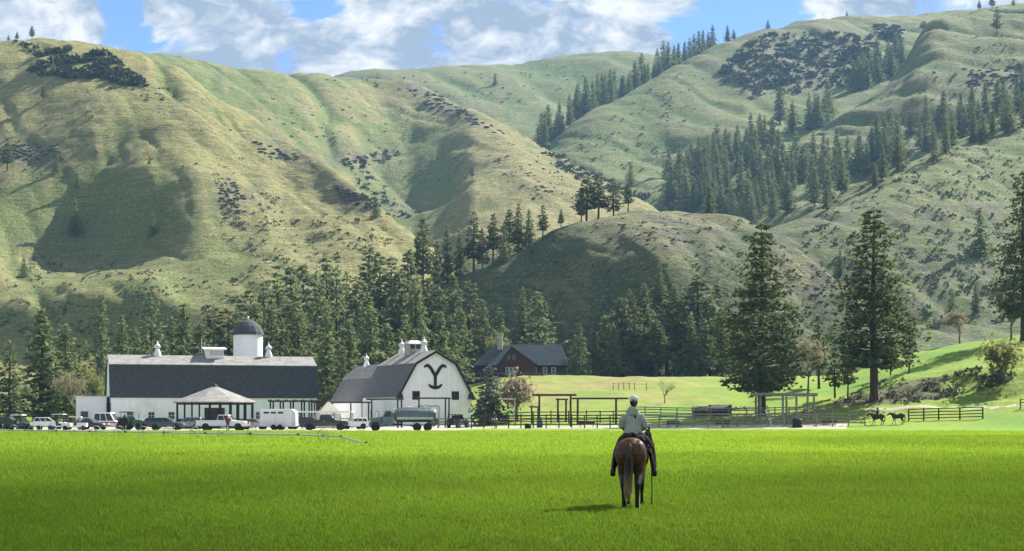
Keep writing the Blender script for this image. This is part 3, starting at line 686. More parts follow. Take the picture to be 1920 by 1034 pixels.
for i, px in enumerate([1264, 1272, 1284, 1293, 1301, 1310, 1318, 1328, 1336]):
    Yr = 1465 + i * 8; p = at_depth('right_hill', px, Yr); tree(fir(), (p.x, p.y, p.z - .5), rf.uniform(40, 58) * Yr / FPX, 'fir_tree', 'fir in the skyline clump on the right hill ridge, ' + ORD[i] + ' from the left', 'skyline firs on the right hill', wide=1.2)
forest([(1250, 330), (1330, 290), (1420, 248), (1500, 212), (1560, 198), (1562, 222), (1440, 300), (1380, 350), (1300, 395), (1240, 395)], 50, 13, 1, (45, 72), 'fir in the upper gully below the dark rocky patch', 'firs in the upper gully', ['right_hill'], 1.1)
forest([(1380, 345), (1480, 305), (1600, 300), (1700, 262), (1700, 318), (1600, 368), (1500, 396), (1400, 430), (1250, 400)], 60, 15, 2, (55, 82), 'fir in the broad dark wood filling the lower gully', 'firs in the lower gully', ['right_spur', 'right_hill', 'lower_right_hill'], 1.1)
forest([(1700, 252), (1800, 222), (1920, 182), (1990, 160), (1990, 215), (1850, 262), (1720, 308)], 40, 13, 3, (45, 72), 'fir in the dark band running up to the right edge', 'firs in the right edge band', ['right_spur', 'lower_right_hill'], 1.1)
forest([(1575, 170), (1600, 150), (1640, 140), (1690, 110), (1690, 135), (1610, 178)], 13, 12, 4, (48, 70), 'fir in the narrow gully right of the dark rocky patch', 'firs beside the rocky patch', ['right_hill', 'right_spur'], 1.1)
for px, py, h, v, lab in [(82, 190, 30, 'p', 'lone round pine on the open dry slope at upper left'), (140, 442, 72, 'f', 'lone tall pine on the edge of the shaded left slope'), (286, 442, 46, 'f', 'lone pine in the middle of the shaded left slope'),
                          (280, 308, 17, 'f', 'tiny lone tree on the brow above the shaded left slope'), (145, 352, 30, 'f', 'small slim tree above the lone tall pine on the left slope'), (106, 322, 34, 'f', 'small tree on the green rib at far left'),
                          (14, 320, 55, 'p', 'tree clump at the left edge on the dry hill'), (885, 336, 25, 'p', 'lone tree casting a long shadow on the middle hill spur'), (820, 300, 14, 'f', 'tiny slim tree on the green face of the middle hill'),
                          (928, 160, 24, 'f', 'lone dark fir high on the ridge behind the middle hill'), (1838, 480, 92, 'f', 'tall dark fir on the scrubby slope behind the pink bare tree'), (1575, 520, 52, 'f', 'dark fir on the shaded slope between the two tall pines'),
                          (1785, 600, 60, 'f', 'fir behind the bare tree on the scrub slope'), (1830, 590, 60, 'f', 'fir close above the bare tree at right'), (1266, 392, 55, 'f', 'fir at the back edge of the pale knoll top'), (1330, 400, 58, 'f', 'fir standing at the right end of the pale knoll top'),
                          (1183, 350, 48, 'f', 'fir in the valley just above the pine clump on the knoll'), (705, 408, 42, 'f', 'fir in the fold where dry spur meets middle hill'), (1550, 395, 48, 'f', 'fir at the lowest tip of the gully wood'), (1640, 350, 40, 'f', 'fir on the pale green rib below the gully wood'),
                          (1752, 306, 36, 'p', 'small pine on the pale rib at right below the dark band'), (1838, 270, 34, 'p', 'pine with a long shadow on the rib near the right edge'), (1885, 250, 28, 'p', 'last small pine on the rib toward the right edge'), (45, 520, 40, 'f', 'sparse tree at the far left foot of the slope'),
                          (100, 140, 28, 'f', 'upright tree inside the dark bush patch at upper left')]:
    tree_hit(rf.choice(PINE) if v == 'p' else fir(), px, py, h, 'pine_tree' if v == 'p' else 'fir_tree', lab, wide=1.3)
for px, layer, h, lab in [(60, 'left_hill', 26, 'largest skyline pine at upper left'), (32, 'left_hill', 17, 'middle skyline pine at upper left'), (18, 'left_hill', 12, 'smallest skyline pine at upper left'), (1364, 'right_hill', 32, 'skyline fir standing apart on the right hill'), (1376, 'right_hill', 20, 'shorter fir beside the lone skyline fir'),
                         (1439, 'right_hill', 18, 'small lone fir on the skyline above the rocky patch'), (1838, 'right_spur', 20, 'leftmost of the skyline pines at upper right'), (1858, 'right_spur', 30, 'tallest skyline pine at upper right'), (1902, 'right_spur', 16, 'rightmost skyline pine at upper right'), (1588, 'right_hill', 10, 'tiny stump like tree on the skyline right of the rocky patch')]:
    ly = LAY[layer]; i = int(round((px - ly.pxs[0]) / (ly.pxs[1] - ly.pxs[0]))); r = int(np.argmin(ly.py[:, i]))
    tree(rf.choice(PINE) if 'pine' in lab else fir(), (ly.X[r, i], ly.Y[r, i], ly.Z[r, i] - .5), h * ly.Y[r, i] / FPX, 'pine_tree', lab, wide=1.4)
tree_hit(PINE[0], 1869, 64, 52, 'pine_tree', 'lone tall pine casting a shadow below the right skyline', layers=['right_spur'], wide=1.1)
# wide flat topped skyline tree
p = None
ly = LAY['right_spur']; i = int(round((1732 - ly.pxs[0]) / 4)); r = int(np.argmin(ly.py[:, i]))
tree(PINE[1], (ly.X[r, i], ly.Y[r, i], ly.Z[r, i] - .5), 6.5, 'pine_tree', 'low flat topped tree on the right skyline', wide=3.2)

# bare and budding broadleaved trees
def bare(seed, n_main=6, spread=.35, buds=400, mat='bud', bsz=.03, trunk_h=.22):
    rng = random.Random(seed); tw = MB(); tk = MB(); ends = []
    def grow(p, d, L, r, lv):
        q = p + d * L * .5 + Vector((rng.uniform(-1, 1), rng.uniform(-1, 1), rng.uniform(-.3, .6))) * L * .08; e = p + d * L
        (tk if lv == 0 else tw).tube([p, q, e], [r, r * .8, r * .6], 6 if lv == 0 else 3, False)
        if lv >= 4: ends.append(e); return
        for k in range(rng.choice((2, 3)) if lv else n_main):
            nd = (d + Vector((rng.uniform(-1, 1), rng.uniform(-1, 1), rng.uniform(-.25, .5))) * (.75 if lv else .95)).normalized()
            grow(e - d * L * rng.uniform(0, .25 if lv else .1), nd, L * rng.uniform(.62, .85) * (1.1 if lv == 0 else 1), r * .55, lv + 1)
    grow(Vector((0, 0, 0)), Vector((rng.uniform(-.06, .06), rng.uniform(-.06, .06), 1)), trunk_h, .022, 0)
    mx = max(e.z for e in ends); 
    trunk = tk.mesh('trunk', False, 0, False); trunk.materials.append(M['bark_grey']); br = tw.mesh('branches', False, 0, False); br.materials.append(M['twig'])
    nr = np.random.default_rng(seed); E = np.array([list(e) for e in ends]); E = np.repeat(E, max(1, buds // len(E)), 0); E = E + nr.normal(size=E.shape) * .035
    V, F = sprays(nr, E, np.zeros_like(E) + [0, 0, .3], np.full(len(E), bsz), 1, 1.0)
    crown = tri_mesh('crown', V, F, np.repeat(nr.random(len(E)), 4)); crown.materials.append(M[mat])
    for me in (trunk, br, crown): me.transform(Matrix.Scale(1 / mx, 4))
    return trunk, br, crown
def bare_tree(seed, px, top, Y, name, label, wide=1.0, **k):
    v = bare(seed, **k); z = surf(px, Y); H = EYE + (HZ - top) / FPX * Y - z
    o = thing(name, label, 'tree' if 'tree' in name else 'shrub', (XP(px, Y), Y, z - .05), random.uniform(0, 6)); o.scale = (H * wide, H * wide, H)
    link('trunk', v[0], None, o); link('branches', v[1], None, o); link('crown', v[2], None, o); return o
bare_tree(11, 1800, 586, 338, 'budding_tree', 'round pinkish tree coming into bud on the green slope', 1.0, buds=2600, bsz=.035)
bare_tree(12, 1246, 712, 285, 'bare_tree', 'small leafless tree on the grassy slope left of the tall pine', 1.0, buds=200)
bare_tree(13, 968, 718, 255, 'willow_shrub', 'brown leafless willow shrub right of the blue spruce', .8, buds=1500, n_main=9, trunk_h=.08)
bare_tree(14, 172, 690, 300, 'budding_tree', 'yellow green budding tree left of the long barn', .75, buds=2600, mat='pale_leaf', bsz=.04)
bare_tree(15, 140, 705, 292, 'budding_tree', 'dull brown budding tree beside the big dark conifer', .7, buds=1500)
bare_tree(16, 1880, 652, 268, 'thorny_shrub', 'wiry shrub on top of the brown cut bank at right', .9, buds=700, n_main=8, trunk_h=.06, mat='pale_leaf')
bare_tree(17, 1670, 640, 292, 'budding_tree', 'tan budding tree behind the tall pine on the brown bank', .9, buds=1800)
bare_tree(18, 1895, 560, 322, 'budding_tree', 'pinkish budding tree behind the pine at the right edge', .8, buds=1600)
bare_tree(19, 1515, 640, 290, 'budding_tree', 'tangled brownish tree between the two tall pines', .8, buds=1500)
bare_tree(20, 935, 620, 400, 'budding_tree', 'small pale green tree above the left part of the lodge roof', .7, buds=900, mat='pale_leaf')

# bushes and rocks that nobody could count
def bush_field(name, label, cat, regions, mat, seed, tufts=9, layers=None):
    rng = np.random.default_rng(seed); C = []; S = []; O = []; T = []
    for pg, n, lo, hi in regions:
        for (x, y) in pts_in(pg, int(n * 1.9), 1.2, seed + n):
            cl = float(fbm(np.array([x / 26.0]), np.array([y / 13.0]), 3, seed)[0])
            if cl * 1.7 + (.5 if mat is not M['juniper'] else 1.0) < rng.random(): continue
            h = hit_any(x, y, layers or ALLH[:-1])
            if h is None: continue
            p = h[1]; s = .80 * (lo * .55 + (hi - lo * .55) * rng.random() ** 2.2); tb = rng.random()
            for k in range(tufts):
                d = rng.normal(size=3); d /= np.linalg.norm(d); d[2] = abs(d[2])
                C.append([p.x + d[0] * s * .55, p.y + d[1] * s * .55, p.z + d[2] * s * .42]); O.append(d); S.append(s * .75); T.append(.6 * tb + .4 * rng.random())
    V, F = sprays(rng, np.array(C), np.array(O), np.array(S), 2, .8)
    o = link(name, tri_mesh(name, V, F, np.repeat(np.repeat(np.array(T), 2), 4)), mat); return tag(o, label, cat, kind='stuff')
bush_field('juniper_bushes', 'dark juniper bushes in thick patches high on the hills', 'bushes',
           [([(60, 118), (95, 112), (140, 105), (200, 100), (225, 118), (262, 145), (268, 165), (225, 160), (180, 150), (110, 148), (60, 140)], 230, 2.6, 5.2), ([(20, 78), (60, 82), (80, 96), (135, 90), (130, 100), (70, 108), (40, 88)], 40, 2.5, 4),
            ([(1390, 90), (1440, 65), (1560, 56), (1640, 70), (1650, 120), (1600, 160), (1500, 175), (1420, 180), (1350, 150), (1360, 120)], 420, 3.0, 6.5), ([(1640, 60), (1685, 60), (1690, 75), (1660, 80)], 30, 4, 7),
            ([(640, 330), (690, 320), (760, 380), (800, 400), (760, 420), (700, 390)], 50, 1.8, 3.5), ([(1020, 270), (1100, 320), (1220, 370), (1230, 380), (1100, 350), (1000, 280)], 60, 2.5, 5), ([(640, 300), (740, 280), (760, 300), (660, 320)], 40, 2, 4)], M['juniper'], 31, 12)
bush_field('sagebrush', 'small dark sagebrush dotted over the hill slopes', 'bushes',
           [([(480, 420), (640, 400), (760, 450), (640, 500), (470, 560), (380, 580)], 420, .9, 1.9), ([(0, 480), (200, 480), (420, 540), (300, 560), (0, 540)], 260, .8, 1.6), ([(400, 330), (520, 370), (560, 420), (420, 460)], 160, .8, 1.8),
            ([(0, 160), (300, 160), (480, 250), (560, 330), (0, 330)], 130, .8, 1.7), ([(440, 180), (760, 190), (900, 260), (860, 380), (700, 300), (560, 270)], 160, 1, 2.4), ([(1500, 400), (1720, 300), (1920, 240), (1920, 380), (1700, 372), (1520, 415)], 420, .9, 2.0),
            ([(1480, 440), (1700, 380), (1880, 400), (1920, 600), (1700, 620), (1560, 540)], 520, 1.0, 2.6), ([(1560, 240), (1700, 150), (1900, 60), (1920, 180), (1700, 270)], 260, 1.2, 2.6), ([(1100, 420), (1400, 410), (1560, 540), (1500, 650), (1100, 640), (850, 640), (820, 540)], 420, .7, 1.6),
            ([(1040, 280), (1300, 120), (1360, 160), (1300, 270), (1200, 350)], 220, 1.2, 2.8), ([(900, 260), (1000, 270), (1150, 350), (1000, 380)], 70, .9, 1.8), ([(0, 560), (440, 580), (440, 640), (0, 640)], 200, .8, 1.8), ([(600, 150), (1150, 115), (1000, 200), (700, 165)], 140, 1.5, 3)], M['sage'], 33, 7)
def rock_field():
    rng = np.random.default_rng(8); bm = bmesh.new(); bmesh.ops.create_icosphere(bm, subdivisions=1, radius=1); bv = np.array([v.co[:] for v in bm.verts]); bf = np.array([[v.index for v in f.verts] for f in bm.faces]); bm.free()
    V = []; F = []; n0 = 0
    for pg, n, lo, hi in [([(470, 262), (540, 280), (570, 300), (500, 300)], 40, 1.0, 2.4), ([(620, 340), (690, 370), (700, 395), (640, 370)], 60, 1.2, 2.6), ([(760, 165), (830, 180), (960, 260), (900, 240), (800, 200)], 80, 1.6, 4.0), ([(0, 270), (110, 270), (120, 300), (0, 300)], 60, 1, 2.6), ([(430, 330), (480, 400), (420, 400), (400, 340)], 60, .8, 1.8),
                          ([(1390, 90), (1640, 60), (1600, 160), (1360, 150)], 110, 2.5, 6), ([(1450, 440), (1600, 545), (1560, 600), (1480, 520)], 70, .4, 1.1), ([(1120, 410), (1330, 400), (1300, 470), (1160, 470)], 50, .4, 1.0), ([(900, 280), (1100, 330), (1000, 380)], 40, 1, 2), ([(1640, 46), (1695, 44), (1690, 60), (1640, 58)], 16, 4, 8), ([(1800, 130), (1920, 120), (1900, 170), (1820, 170)], 60, 1.5, 4), ([(220, 130), (330, 170), (300, 220)], 25, .8, 1.6)]:
        for (x, y) in pts_in(pg, n, 1.5, n + 3):
            h = hit_any(x, y, ALLH[:-1])
            if h is None: continue
            p = h[1]; s = rng.uniform(lo, hi); sc = .8 * s * np.array([1.1, .8, .34]) * rng.uniform(.7, 1.3, 3)
            a = rng.uniform(0, 6.28); v = bv * (1 + rng.uniform(-.25, .25, (len(bv), 1))) * sc; v = np.stack([v[:, 0] * math.cos(a) - v[:, 1] * math.sin(a), v[:, 0] * math.sin(a) + v[:, 1] * math.cos(a), v[:, 2]], 1)
            V.append(v + np.array([p.x, p.y, p.z])); F.append(bf + n0); n0 += len(bv)
    o = link('rock_outcrops', tri_mesh('rock_outcrops', np.concatenate(V), np.concatenate(F)), M['rock']); tag(o, 'broken dark rock outcrops scattered on the hillsides', 'rocks', kind='stuff')
rock_field()
bush_field('bank_brush', 'low brown brush and weeds covering the cut bank', 'brush', [([(1560, 755), (1640, 715), (1740, 712), (1830, 690), (1900, 690), (1900, 725), (1700, 758)], 800, .3, .9), ([(1370, 770), (1440, 745), (1440, 775)], 40, .4, .8), ([(1830, 740), (1920, 735), (1920, 745)], 60, .3, .6)], M['sage'], 35, 6, ['ground'])
# ------------------------------------------------------------------ buildings
def slab(mb, a0, a1, b1, b0, th):
    """sloping roof slab: quad a0-a1-b1-b0 with thickness th downwards"""
    q = [Vector(a0), Vector(a1), Vector(b1), Vector(b0)]; n = (q[1] - q[0]).cross(q[3] - q[0]).normalized()
    if n.z < 0: n = -n
    lo = [p - n * th for p in q]
    mb.add(q + lo, [(0, 1, 2, 3), (7, 6, 5, 4), (0, 4, 5, 1), (1, 5, 6, 2), (2, 6, 7, 3), (3, 7, 4, 0)]); return mb
def gambrel(o, x0, x1, y0, y1, eave, brk, ridge, inset, axis, over=.35, ov_end=.35, wallmat='barn_boards', fascia=True, roofmat='shingle'):
    """gambrel barn; axis 'X': ridge along x; 'Y': ridge along y. Adds parts wall, roof_lower, roof_upper, fascia to o"""
    if axis == 'Y': a0, a1, l0, l1 = x0, x1, y0, y1
    else: a0, a1, l0, l1 = y0, y1, x0, x1
    c = (a0 + a1) / 2
    prof = [(a0, -.3), (a1, -.3), (a1, eave), (a1 - inset, brk), (c, ridge), (a0 + inset, brk), (a0, eave)]
    t = .16; wp = [(a0, -.3), (a1, -.3), (a1, eave - t), (a1 - inset, brk - t), (c, ridge - t), (a0 + inset, brk - t), (a0, eave - t)]
    MB().prism(wp, l0, l1, 'Y' if axis == 'Y' else 'X').build('wall', M[wallmat], o)
    def q(a, l, z): return (a, l, z) if axis == 'Y' else (l, a, z)
    s = (brk - eave) / inset
    for sg, A, B in ((-1, a0, a0 + inset), (1, a1, a1 - inset)):
        mb = MB(); k = over * .55
        slab(mb, q(A + sg * k, l0 - ov_end, eave - k * s * .5), q(A + sg * k, l1 + ov_end, eave - k * s * .5), q(B, l1 + ov_end, brk + .02), q(B, l0 - ov_end, brk + .02), .14)
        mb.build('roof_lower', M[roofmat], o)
        mb = MB(); sl = (ridge - brk) / (c - a0 - inset)
        slab(mb, q(B + sg * .22, l0 - ov_end - .03, brk + .07 - .22 * sl), q(B + sg * .22, l1 + ov_end + .03, brk + .07 - .22 * sl), q(c, l1 + ov_end + .03, ridge + .09), q(c, l0 - ov_end - .03, ridge + .09), .14)
        mb.build('roof_upper', M['shingle_top_lit'], o)
        if fascia:
            f = MB(); w = .34
            for (p, r) in (((A + sg * k, eave - k * s * .5), (B, brk)), ((B, brk), (c, ridge))):
                d = Vector((r[0] - p[0], r[1] - p[1])); nn = Vector((-d.y, d.x)).normalized() * w
                if nn.y > 0: nn = -nn
                f.prism([p, r, (r[0] + nn.x, r[1] + nn.y), (p[0] + nn.x, p[1] + nn.y)], l0 - ov_end - .06, l0 - ov_end + .04, 'Y' if axis == 'Y' else 'X')
            f.build('fascia', M['black_paint'], o)
def window(o, x, z, w, h, y=0.0, frame='black_paint', pane='glass', name='window', mull=2):
    wn = MB().box((x, y - .03, z), (w + .16, .08, h + .16)).build(name, M[frame], o)
    nx = mull; pw = w / nx - .04
    for i in range(nx):
        for j in range(2):
            MB().box((x - w / 2 + w / nx * (i + .5), y - .075, z - h / 4 + j * h / 2), (pw, .02, h / 2 - .05)).build('pane', M[pane], wn)
    return wn
def ventilator(o, x, y, z, s=1.0, name='ventilator'):
    r = MB().lathe([(.62 * s, -.3 * s), (.60 * s, .25 * s), (.34 * s, .95 * s), (.30 * s, 1.15 * s), (.52 * s, 1.25 * s), (.50 * s, 1.6 * s), (.10 * s, 2.0 * s), (.03 * s, 2.5 * s)], 12, (x, y, z)).build(name, M['white_metal'], o, True)
    MB().lathe([(.545 * s, 1.3 * s), (.545 * s, 1.5 * s)], 12, (x, y, z)).build('louvre', M['metal'], r)
    return r

# barn with the black emblem
YB = 264.0; k = YB / FPX; zb = .25; TH = R(25); cs = math.cos(TH)
barn = thing('emblem_barn', 'white gambrel barn with black Y shaped rocker emblem on its gable', 'barn', (XP(816, YB), YB, 0), TH)
hw = 6.55; ev, bk, rg, ins = 5.25, 10.55, 12.6, 2.9; LB = 17.0
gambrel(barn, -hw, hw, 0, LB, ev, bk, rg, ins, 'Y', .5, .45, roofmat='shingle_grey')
def emb(px, py): return ((px - 815.5) * k / cs, EYE + (HZ - py) * k)
def ribbon(mb, pts, w, y0=-.10, y1=.02):
    for i in range(len(pts)):
        pass
    L_ = []; R_ = []
    for i, p in enumerate(pts):
        a = Vector(pts[max(0, i - 1)]); b = Vector(pts[min(len(pts) - 1, i + 1)]); d = (b - a).normalized(); n = Vector((-d.y, d.x)); ww = w[i] / 2
        L_.append((p[0] + n.x * ww, p[1] + n.y * ww)); R_.append((p[0] - n.x * ww, p[1] - n.y * ww))
    for i in range(len(pts) - 1):
        mb.prism([L_[i], L_[i + 1], R_[i + 1], R_[i]], y0, y1)
def spline(pts, n=5):
    out = []
    for i in range(len(pts) - 1):
        p0 = Vector(pts[max(0, i - 1)]); p1 = Vector(pts[i]); p2 = Vector(pts[i + 1]); p3 = Vector(pts[min(len(pts) - 1, i + 2)])
        for j in range(n):
            t = j / n; out.append(tuple(.5 * ((2 * p1) + (-p0 + p2) * t + (2 * p0 - 5 * p1 + 4 * p2 - p3) * t * t + (-p0 + 3 * p1 - 3 * p2 + p3) * t ** 3)))
    out.append(tuple(pts[-1])); return out
e = MB(); armL = spline([emb(*q) for q in [(795.5, 689.5), (798.5, 686.3), (802.5, 686.2), (806.5, 690), (811, 697.5), (815.5, 705)]])
armR = spline([emb(*q) for q in [(835.5, 689.5), (832.5, 686.3), (828.5, 686.2), (824.5, 690), (820, 697.5), (815.5, 705)]])
ribbon(e, armL, [.26 + .28 * min(1, i / 9) for i in range(len(armL))]); ribbon(e, armR, [.26 + .28 * min(1, i / 9) for i in range(len(armR))], -.104, .018)
ribbon(e, [emb(815.5, 702.5), emb(815.5, 726)], [.52, .48], -.108, .016)
rk = spline([emb(*q) for q in [(803.5, 721), (807, 724.8), (811, 726.6), (815.5, 727.2), (820, 726.6), (824, 724.8), (827.5, 721)]]); nR = len(rk)
ribbon(e, rk, [.26 + .30 * math.sin(math.pi * i / (nR - 1)) for i in range(nR)], -.112, .014)
e.build('emblem', M['black_paint'], barn)['label'] = 'black Y with curled arms over a rocker, painted on boards'
for px in (780.5, 852.5): x, z = emb(px, 742); window(barn, x, z, 1.15, 1.25)
for sg in (-1, 1):  # flared hoods where the roof meets the gable
    MB().prism([(sg * (hw + .55), ev - .75), (sg * (hw - .75), ev - .75), (sg * (hw - .55), ev + .1), (sg * (hw - .1), ev + .55)], -.62, .02).build('eave_hood', M['black_paint'], barn)
MB().box((-1.2, -.05, 1.7), (3.6, .08, 3.4)).build('door', M['white_trim'], barn)
MB().box((-3.03, -.07, 1.7), (.1, .1, 3.4)).box((.63, -.07, 1.7), (.1, .1, 3.4)).box((-1.2, -.07, 3.45), (3.76, .1, .1)).build('door_frame', M['dark_wood'], barn)
for i in range(3): window(barn, -hw - .04, 0, .1, .1, 50) if False else None
for i in range(4):  # side wall windows
    w = MB().box((-hw - .02, 2.6 + i * 3.6, 2.0), (.08, 1.1, 1.3)).build('window', M['black_paint'], barn); MB().box((-hw - .055, 2.6 + i * 3.6, 2.0), (.02, .9, 1.1)).build('pane', M['glass'], w)
for px, yy in ((799, 5.0), (752, 15.3)): ventilator(barn, 0, yy, rg, 1.05)
cu = MB().box((0, 10.0, rg + .55), (2.3, 2.3, 2.0)).build('cupola', M['pale_wood'], barn)
MB().add([(-1.45, 8.55, rg + 1.5), (1.45, 8.55, rg + 1.5), (1.45, 11.45, rg + 1.5), (-1.45, 11.45, rg + 1.5), (-.7, 9.3, rg + 2.1), (.7, 9.3, rg + 2.1), (.7, 10.7, rg + 2.1), (-.7, 10.7, rg + 2.1)], [(3, 2, 1, 0), (4, 5, 6, 7), (0, 1, 5, 4), (1, 2, 6, 5), (2, 3, 7, 6), (3, 0, 4, 7)]).build('cupola_roof', M['metal'], cu)
for xx in (-.55, .55): MB().box((xx, 8.82, rg + 1.0), (.8, .06, .7)).build('louvre', M['dark_wood'], cu)
# extension behind
ext = thing('barn_extension', 'lower gambrel roofed extension behind the emblem barn', 'barn', (XP(816, YB), YB, 0), TH)
gambrel(ext, -hw - .1, hw - 3, LB + .5, LB + 17, 4.4, 8.6, 10.9, 2.4, 'Y', .4, .3, fascia=False, roofmat='shingle_grey')
ventilator(ext, -1.55, LB + 12, 10.9, .9)
link_roof = thing('covered_walk', 'low dark roofed walk joining the long barn and the emblem barn', 'walkway', (XP(640, 262), 262, 0), R(8))
MB().box((0, 0, 4.05), (9.5, 2.6, .22)).build('roof', M['dark_wood'], link_roof)
for xx in (-4.4, -1.5, 1.5, 4.4): MB().box((xx, -1.1, 1.95), (.22, .22, 3.95)).build('post', M['dark_wood'], link_roof)

# long barn
YL = 266.0; k2 = YL / FPX; T2 = R(18)
lb = thing('long_barn', 'long white barn with dark steep lower roof and upper roof toned pale as if sunlit', 'barn', (XP(209, YL), YL, 0), T2)
LL = 34.6; WL = 12.0
gambrel(lb, 0, LL, 0, WL, 5.25, 10.55, 12.15, 1.9, 'X', .45, .3, fascia=False)
f = MB()
f.box((-.345, WL / 2, 2), (.02, .02, .02))
for px, s in ((291, 1.05), (495, 1.05)):
    ventilator(lb, (px - 205) * k2 / math.cos(T2) * 1.005, WL / 2, 12.2, s)
dm = MB().box(((393 - 205) * k2 * 1.06, WL / 2 - .4, 12.55), (3.0, 1.8, 1.7)).build('roof_dormer', M['white_paint'], lb)
slab(MB(), ((372 - 205) * k2 * 1.06, 3.9, 13.35), ((414 - 205) * k2 * 1.06, 3.9, 13.35), ((414 - 205) * k2 * 1.06, 6.9, 13.75), ((372 - 205) * k2 * 1.06, 6.9, 13.75), .14).build('dormer_roof', M['white_trim'], dm)
MB().box(((396 - 205) * k2 * 1.06, WL / 2 - 1.32, 12.65), (2.2, .06, .7)).build('louvre', M['metal'], dm)
MB().tube([((370 - 205) * k2 * 1.06, 5.6, 12), ((370 - 205) * k2 * 1.06, 5.6, 15.2)], .06, 6).build('vent_pipe', M['metal'], lb)
for i, xx in enumerate((3.0, 6.5, 9.8, 24.5, 28, 31.5)): window(lb, xx, 1.9, 1.0, 1.2, 0, 'white_trim')
MB().box((17.0, -.05, 1.6), (3.4, .1, 3.2)).build('door', M['dark_wood'], lb)
w = MB().box((-.04, 2.2, 3.3), (.1, 1.1, 1.3)).build('window', M['black_paint'], lb); MB().box((-.10, 2.2, 3.3), (.02, .9, 1.1)).build('pane', M['glass'], w)
w = MB().box((-.04, 6.0, 8.0), (.1, 1.3, 1.6)).build('hay_door', M['white_trim'], lb)
# silo behind the long barn
YS = 288.0; silo = thing('silo', 'round white silo with dark domed roof behind the long barn', 'silo', (XP(465, YS), YS, 0))
MB().lathe([(2.62, -.3), (2.62, 16.5)], 28).build('wall', M['white_paint'], silo, True)
sr = MB().lathe([(2.95, 16.35), (2.80, 16.9), (2.30, 17.85), (1.55, 18.6), (.75, 19.05), (.12, 19.3)], 14).build('roof', M['shingle'], silo)
MB().lathe([(.2, 19.2), (.16, 19.6), (.02, 19.8)], 8).build('finial', M['metal'], sr)
for z in (4, 8, 12): MB().lathe([(2.64, z), (2.64, z + .08)], 28).build('hoop', M['metal'], silo)
# annex left of long barn
an = thing('annex_shed', 'low white flat roofed shed at the left end of the long barn', 'shed', (XP(171, 268), 268, 0), R(10))
MB().box((0, 2.5, 2.35), (4.9, 5, 5.3)).build('wall', M['white_paint'], an)
MB().box((0, 2.5, 5.08), (5.3, 5.4, .16)).build('roof', M['white_metal'], an)
MB().box((1.2, -.04, 1.2), (1.1, .06, 2.3)).build('door', M['white_trim'], an); MB().box((-1.1, -.05, 2.1), (1.2, .06, 1.0)).build('window', M['glass'], an)

# lodge on the bench
YD = 394.0; kd = YD / FPX; zl = surf(980, YD, ('ground',)) - .3
ld = thing('lodge', 'dark red log lodge with blue grey roof on the grassy bench', 'house', (XP(976, YD), YD, zl), R(-3))
def lx(px): return (px - 976) * kd
def lz(py): return EYE + (HZ - py) * kd - zl
x0, x1 = lx(890), lx(1060); ez, rz_ = lz(682), lz(645)
MB().box(((x0 + x1) / 2, 4.5, (ez - 1.3) / 2), (x1 - x0, 9, ez + .7)).build('wall', M['log_red'], ld)
for i in range(9): MB().tube([(x0 - .1, -.02, .3 + i * .33), (x1 + .1, -.02, .3 + i * .33)], .15, 6).build('log', M['log_red'], ld)
rfm = MB(); slab(rfm, (x0 - .5, -.9, ez - .45), (x1 + .5, -.9, ez - .45), (x1 - 1.0, 4.5, rz_), (lx(925), 4.5, rz_), .18); rf1 = rfm.build('roof', M['lodge_roof'], ld)
slab(MB(), (x0 - .5, 9.9, ez - .45), (x1 + .5, 9.9, ez - .45), (x1 - 1.0, 4.5, rz_), (lx(925), 4.5, rz_), .18).build('roof', M['lodge_roof'], ld)
MB().add([(x0 - .5, -.9, ez - .47), (x0 - .5, 9.9, ez - .47), (lx(925), 4.5, rz_)], [(0, 1, 2)]).build('roof', M['lodge_roof'], ld); MB().add([(x1 + .5, -.9, ez - .47), (x1 + .5, 9.9, ez - .47), (x1 - 1.0, 4.5, rz_)], [(2, 1, 0)]).build('roof', M['lodge_roof'], ld)
g0, g1, gp = lx(931), lx(1003), lx(960); gz = lz(651); gl, gr = lz(690), lz(681)
MB().prism([(g0, -1), (g1, -1), (g1, gr), (gp, gz), (g0, gl)], -2.6, 0.5, 'Y').build('gable_wall', M['log_red'], ld)
rr = MB(); slab(rr, (g0 - .5, -3.2, gl - .5), (g0 - .5, 4.2, gl - .5), (gp, 4.2, gz + .18), (gp, -3.2, gz + .18), .16); rr.build('gable_roof', M['lodge_roof'], ld)
rr = MB(); slab(rr, (g1 + .8, -3.2, gr - .55), (g1 + .8, 4.2, gr - .55), (gp, 4.2, gz + .2), (gp, -3.2, gz + .2), .16); rr.build('gable_roof', M['lodge_roof'], ld)
for a, b, t_, bt in ((949, 969, 690, 703), ): 
    for i in range(3): window(ld, lx(949 + 3.5 + i * 7), (lz(690) + lz(703)) / 2, .7, 1.5, -2.62, 'white_trim', mull=1)
for i in range(2): window(ld, lx(955 + i * 10), lz(671), 1.0, 1.3, -2.62, 'log_red', mull=1)
for px in (1002, 1022, 1038): window(ld, lx(px), lz(696), .9, 1.5, -.17, 'white_trim', mull=1)
MB().box((lx(1012), -.17, 1.0), (1.0, .1, 2.0)).build('door', M['dark_wood'], ld)
ch = MB().box((lx(936), 3.4, rz_ + .6), (1.3, 1.0, 4.0)).build('chimney', M['stone'], ld); MB().box((lx(936), 3.4, rz_ + 2.7), (1.6, 1.3, .25)).build('chimney_cap', M['stone'], ch)
MB().box(((x0 + x1) / 2, -3.0, -.35), (x1 - x0, 4.6, .5)).build('terrace', M['pale_wood'], ld)
for i in range(16): MB().box((x0 + .4 + i * (x1 - x0 - .8) / 15, -5.2, .4), (.12, .12, 1.0)).build('railing_post', M['grey_wood'], ld)
MB().bar((x0 + .3, -5.2, .9), (x1 - .3, -5.2, .9), .1).build('railing', M['grey_wood'], ld)

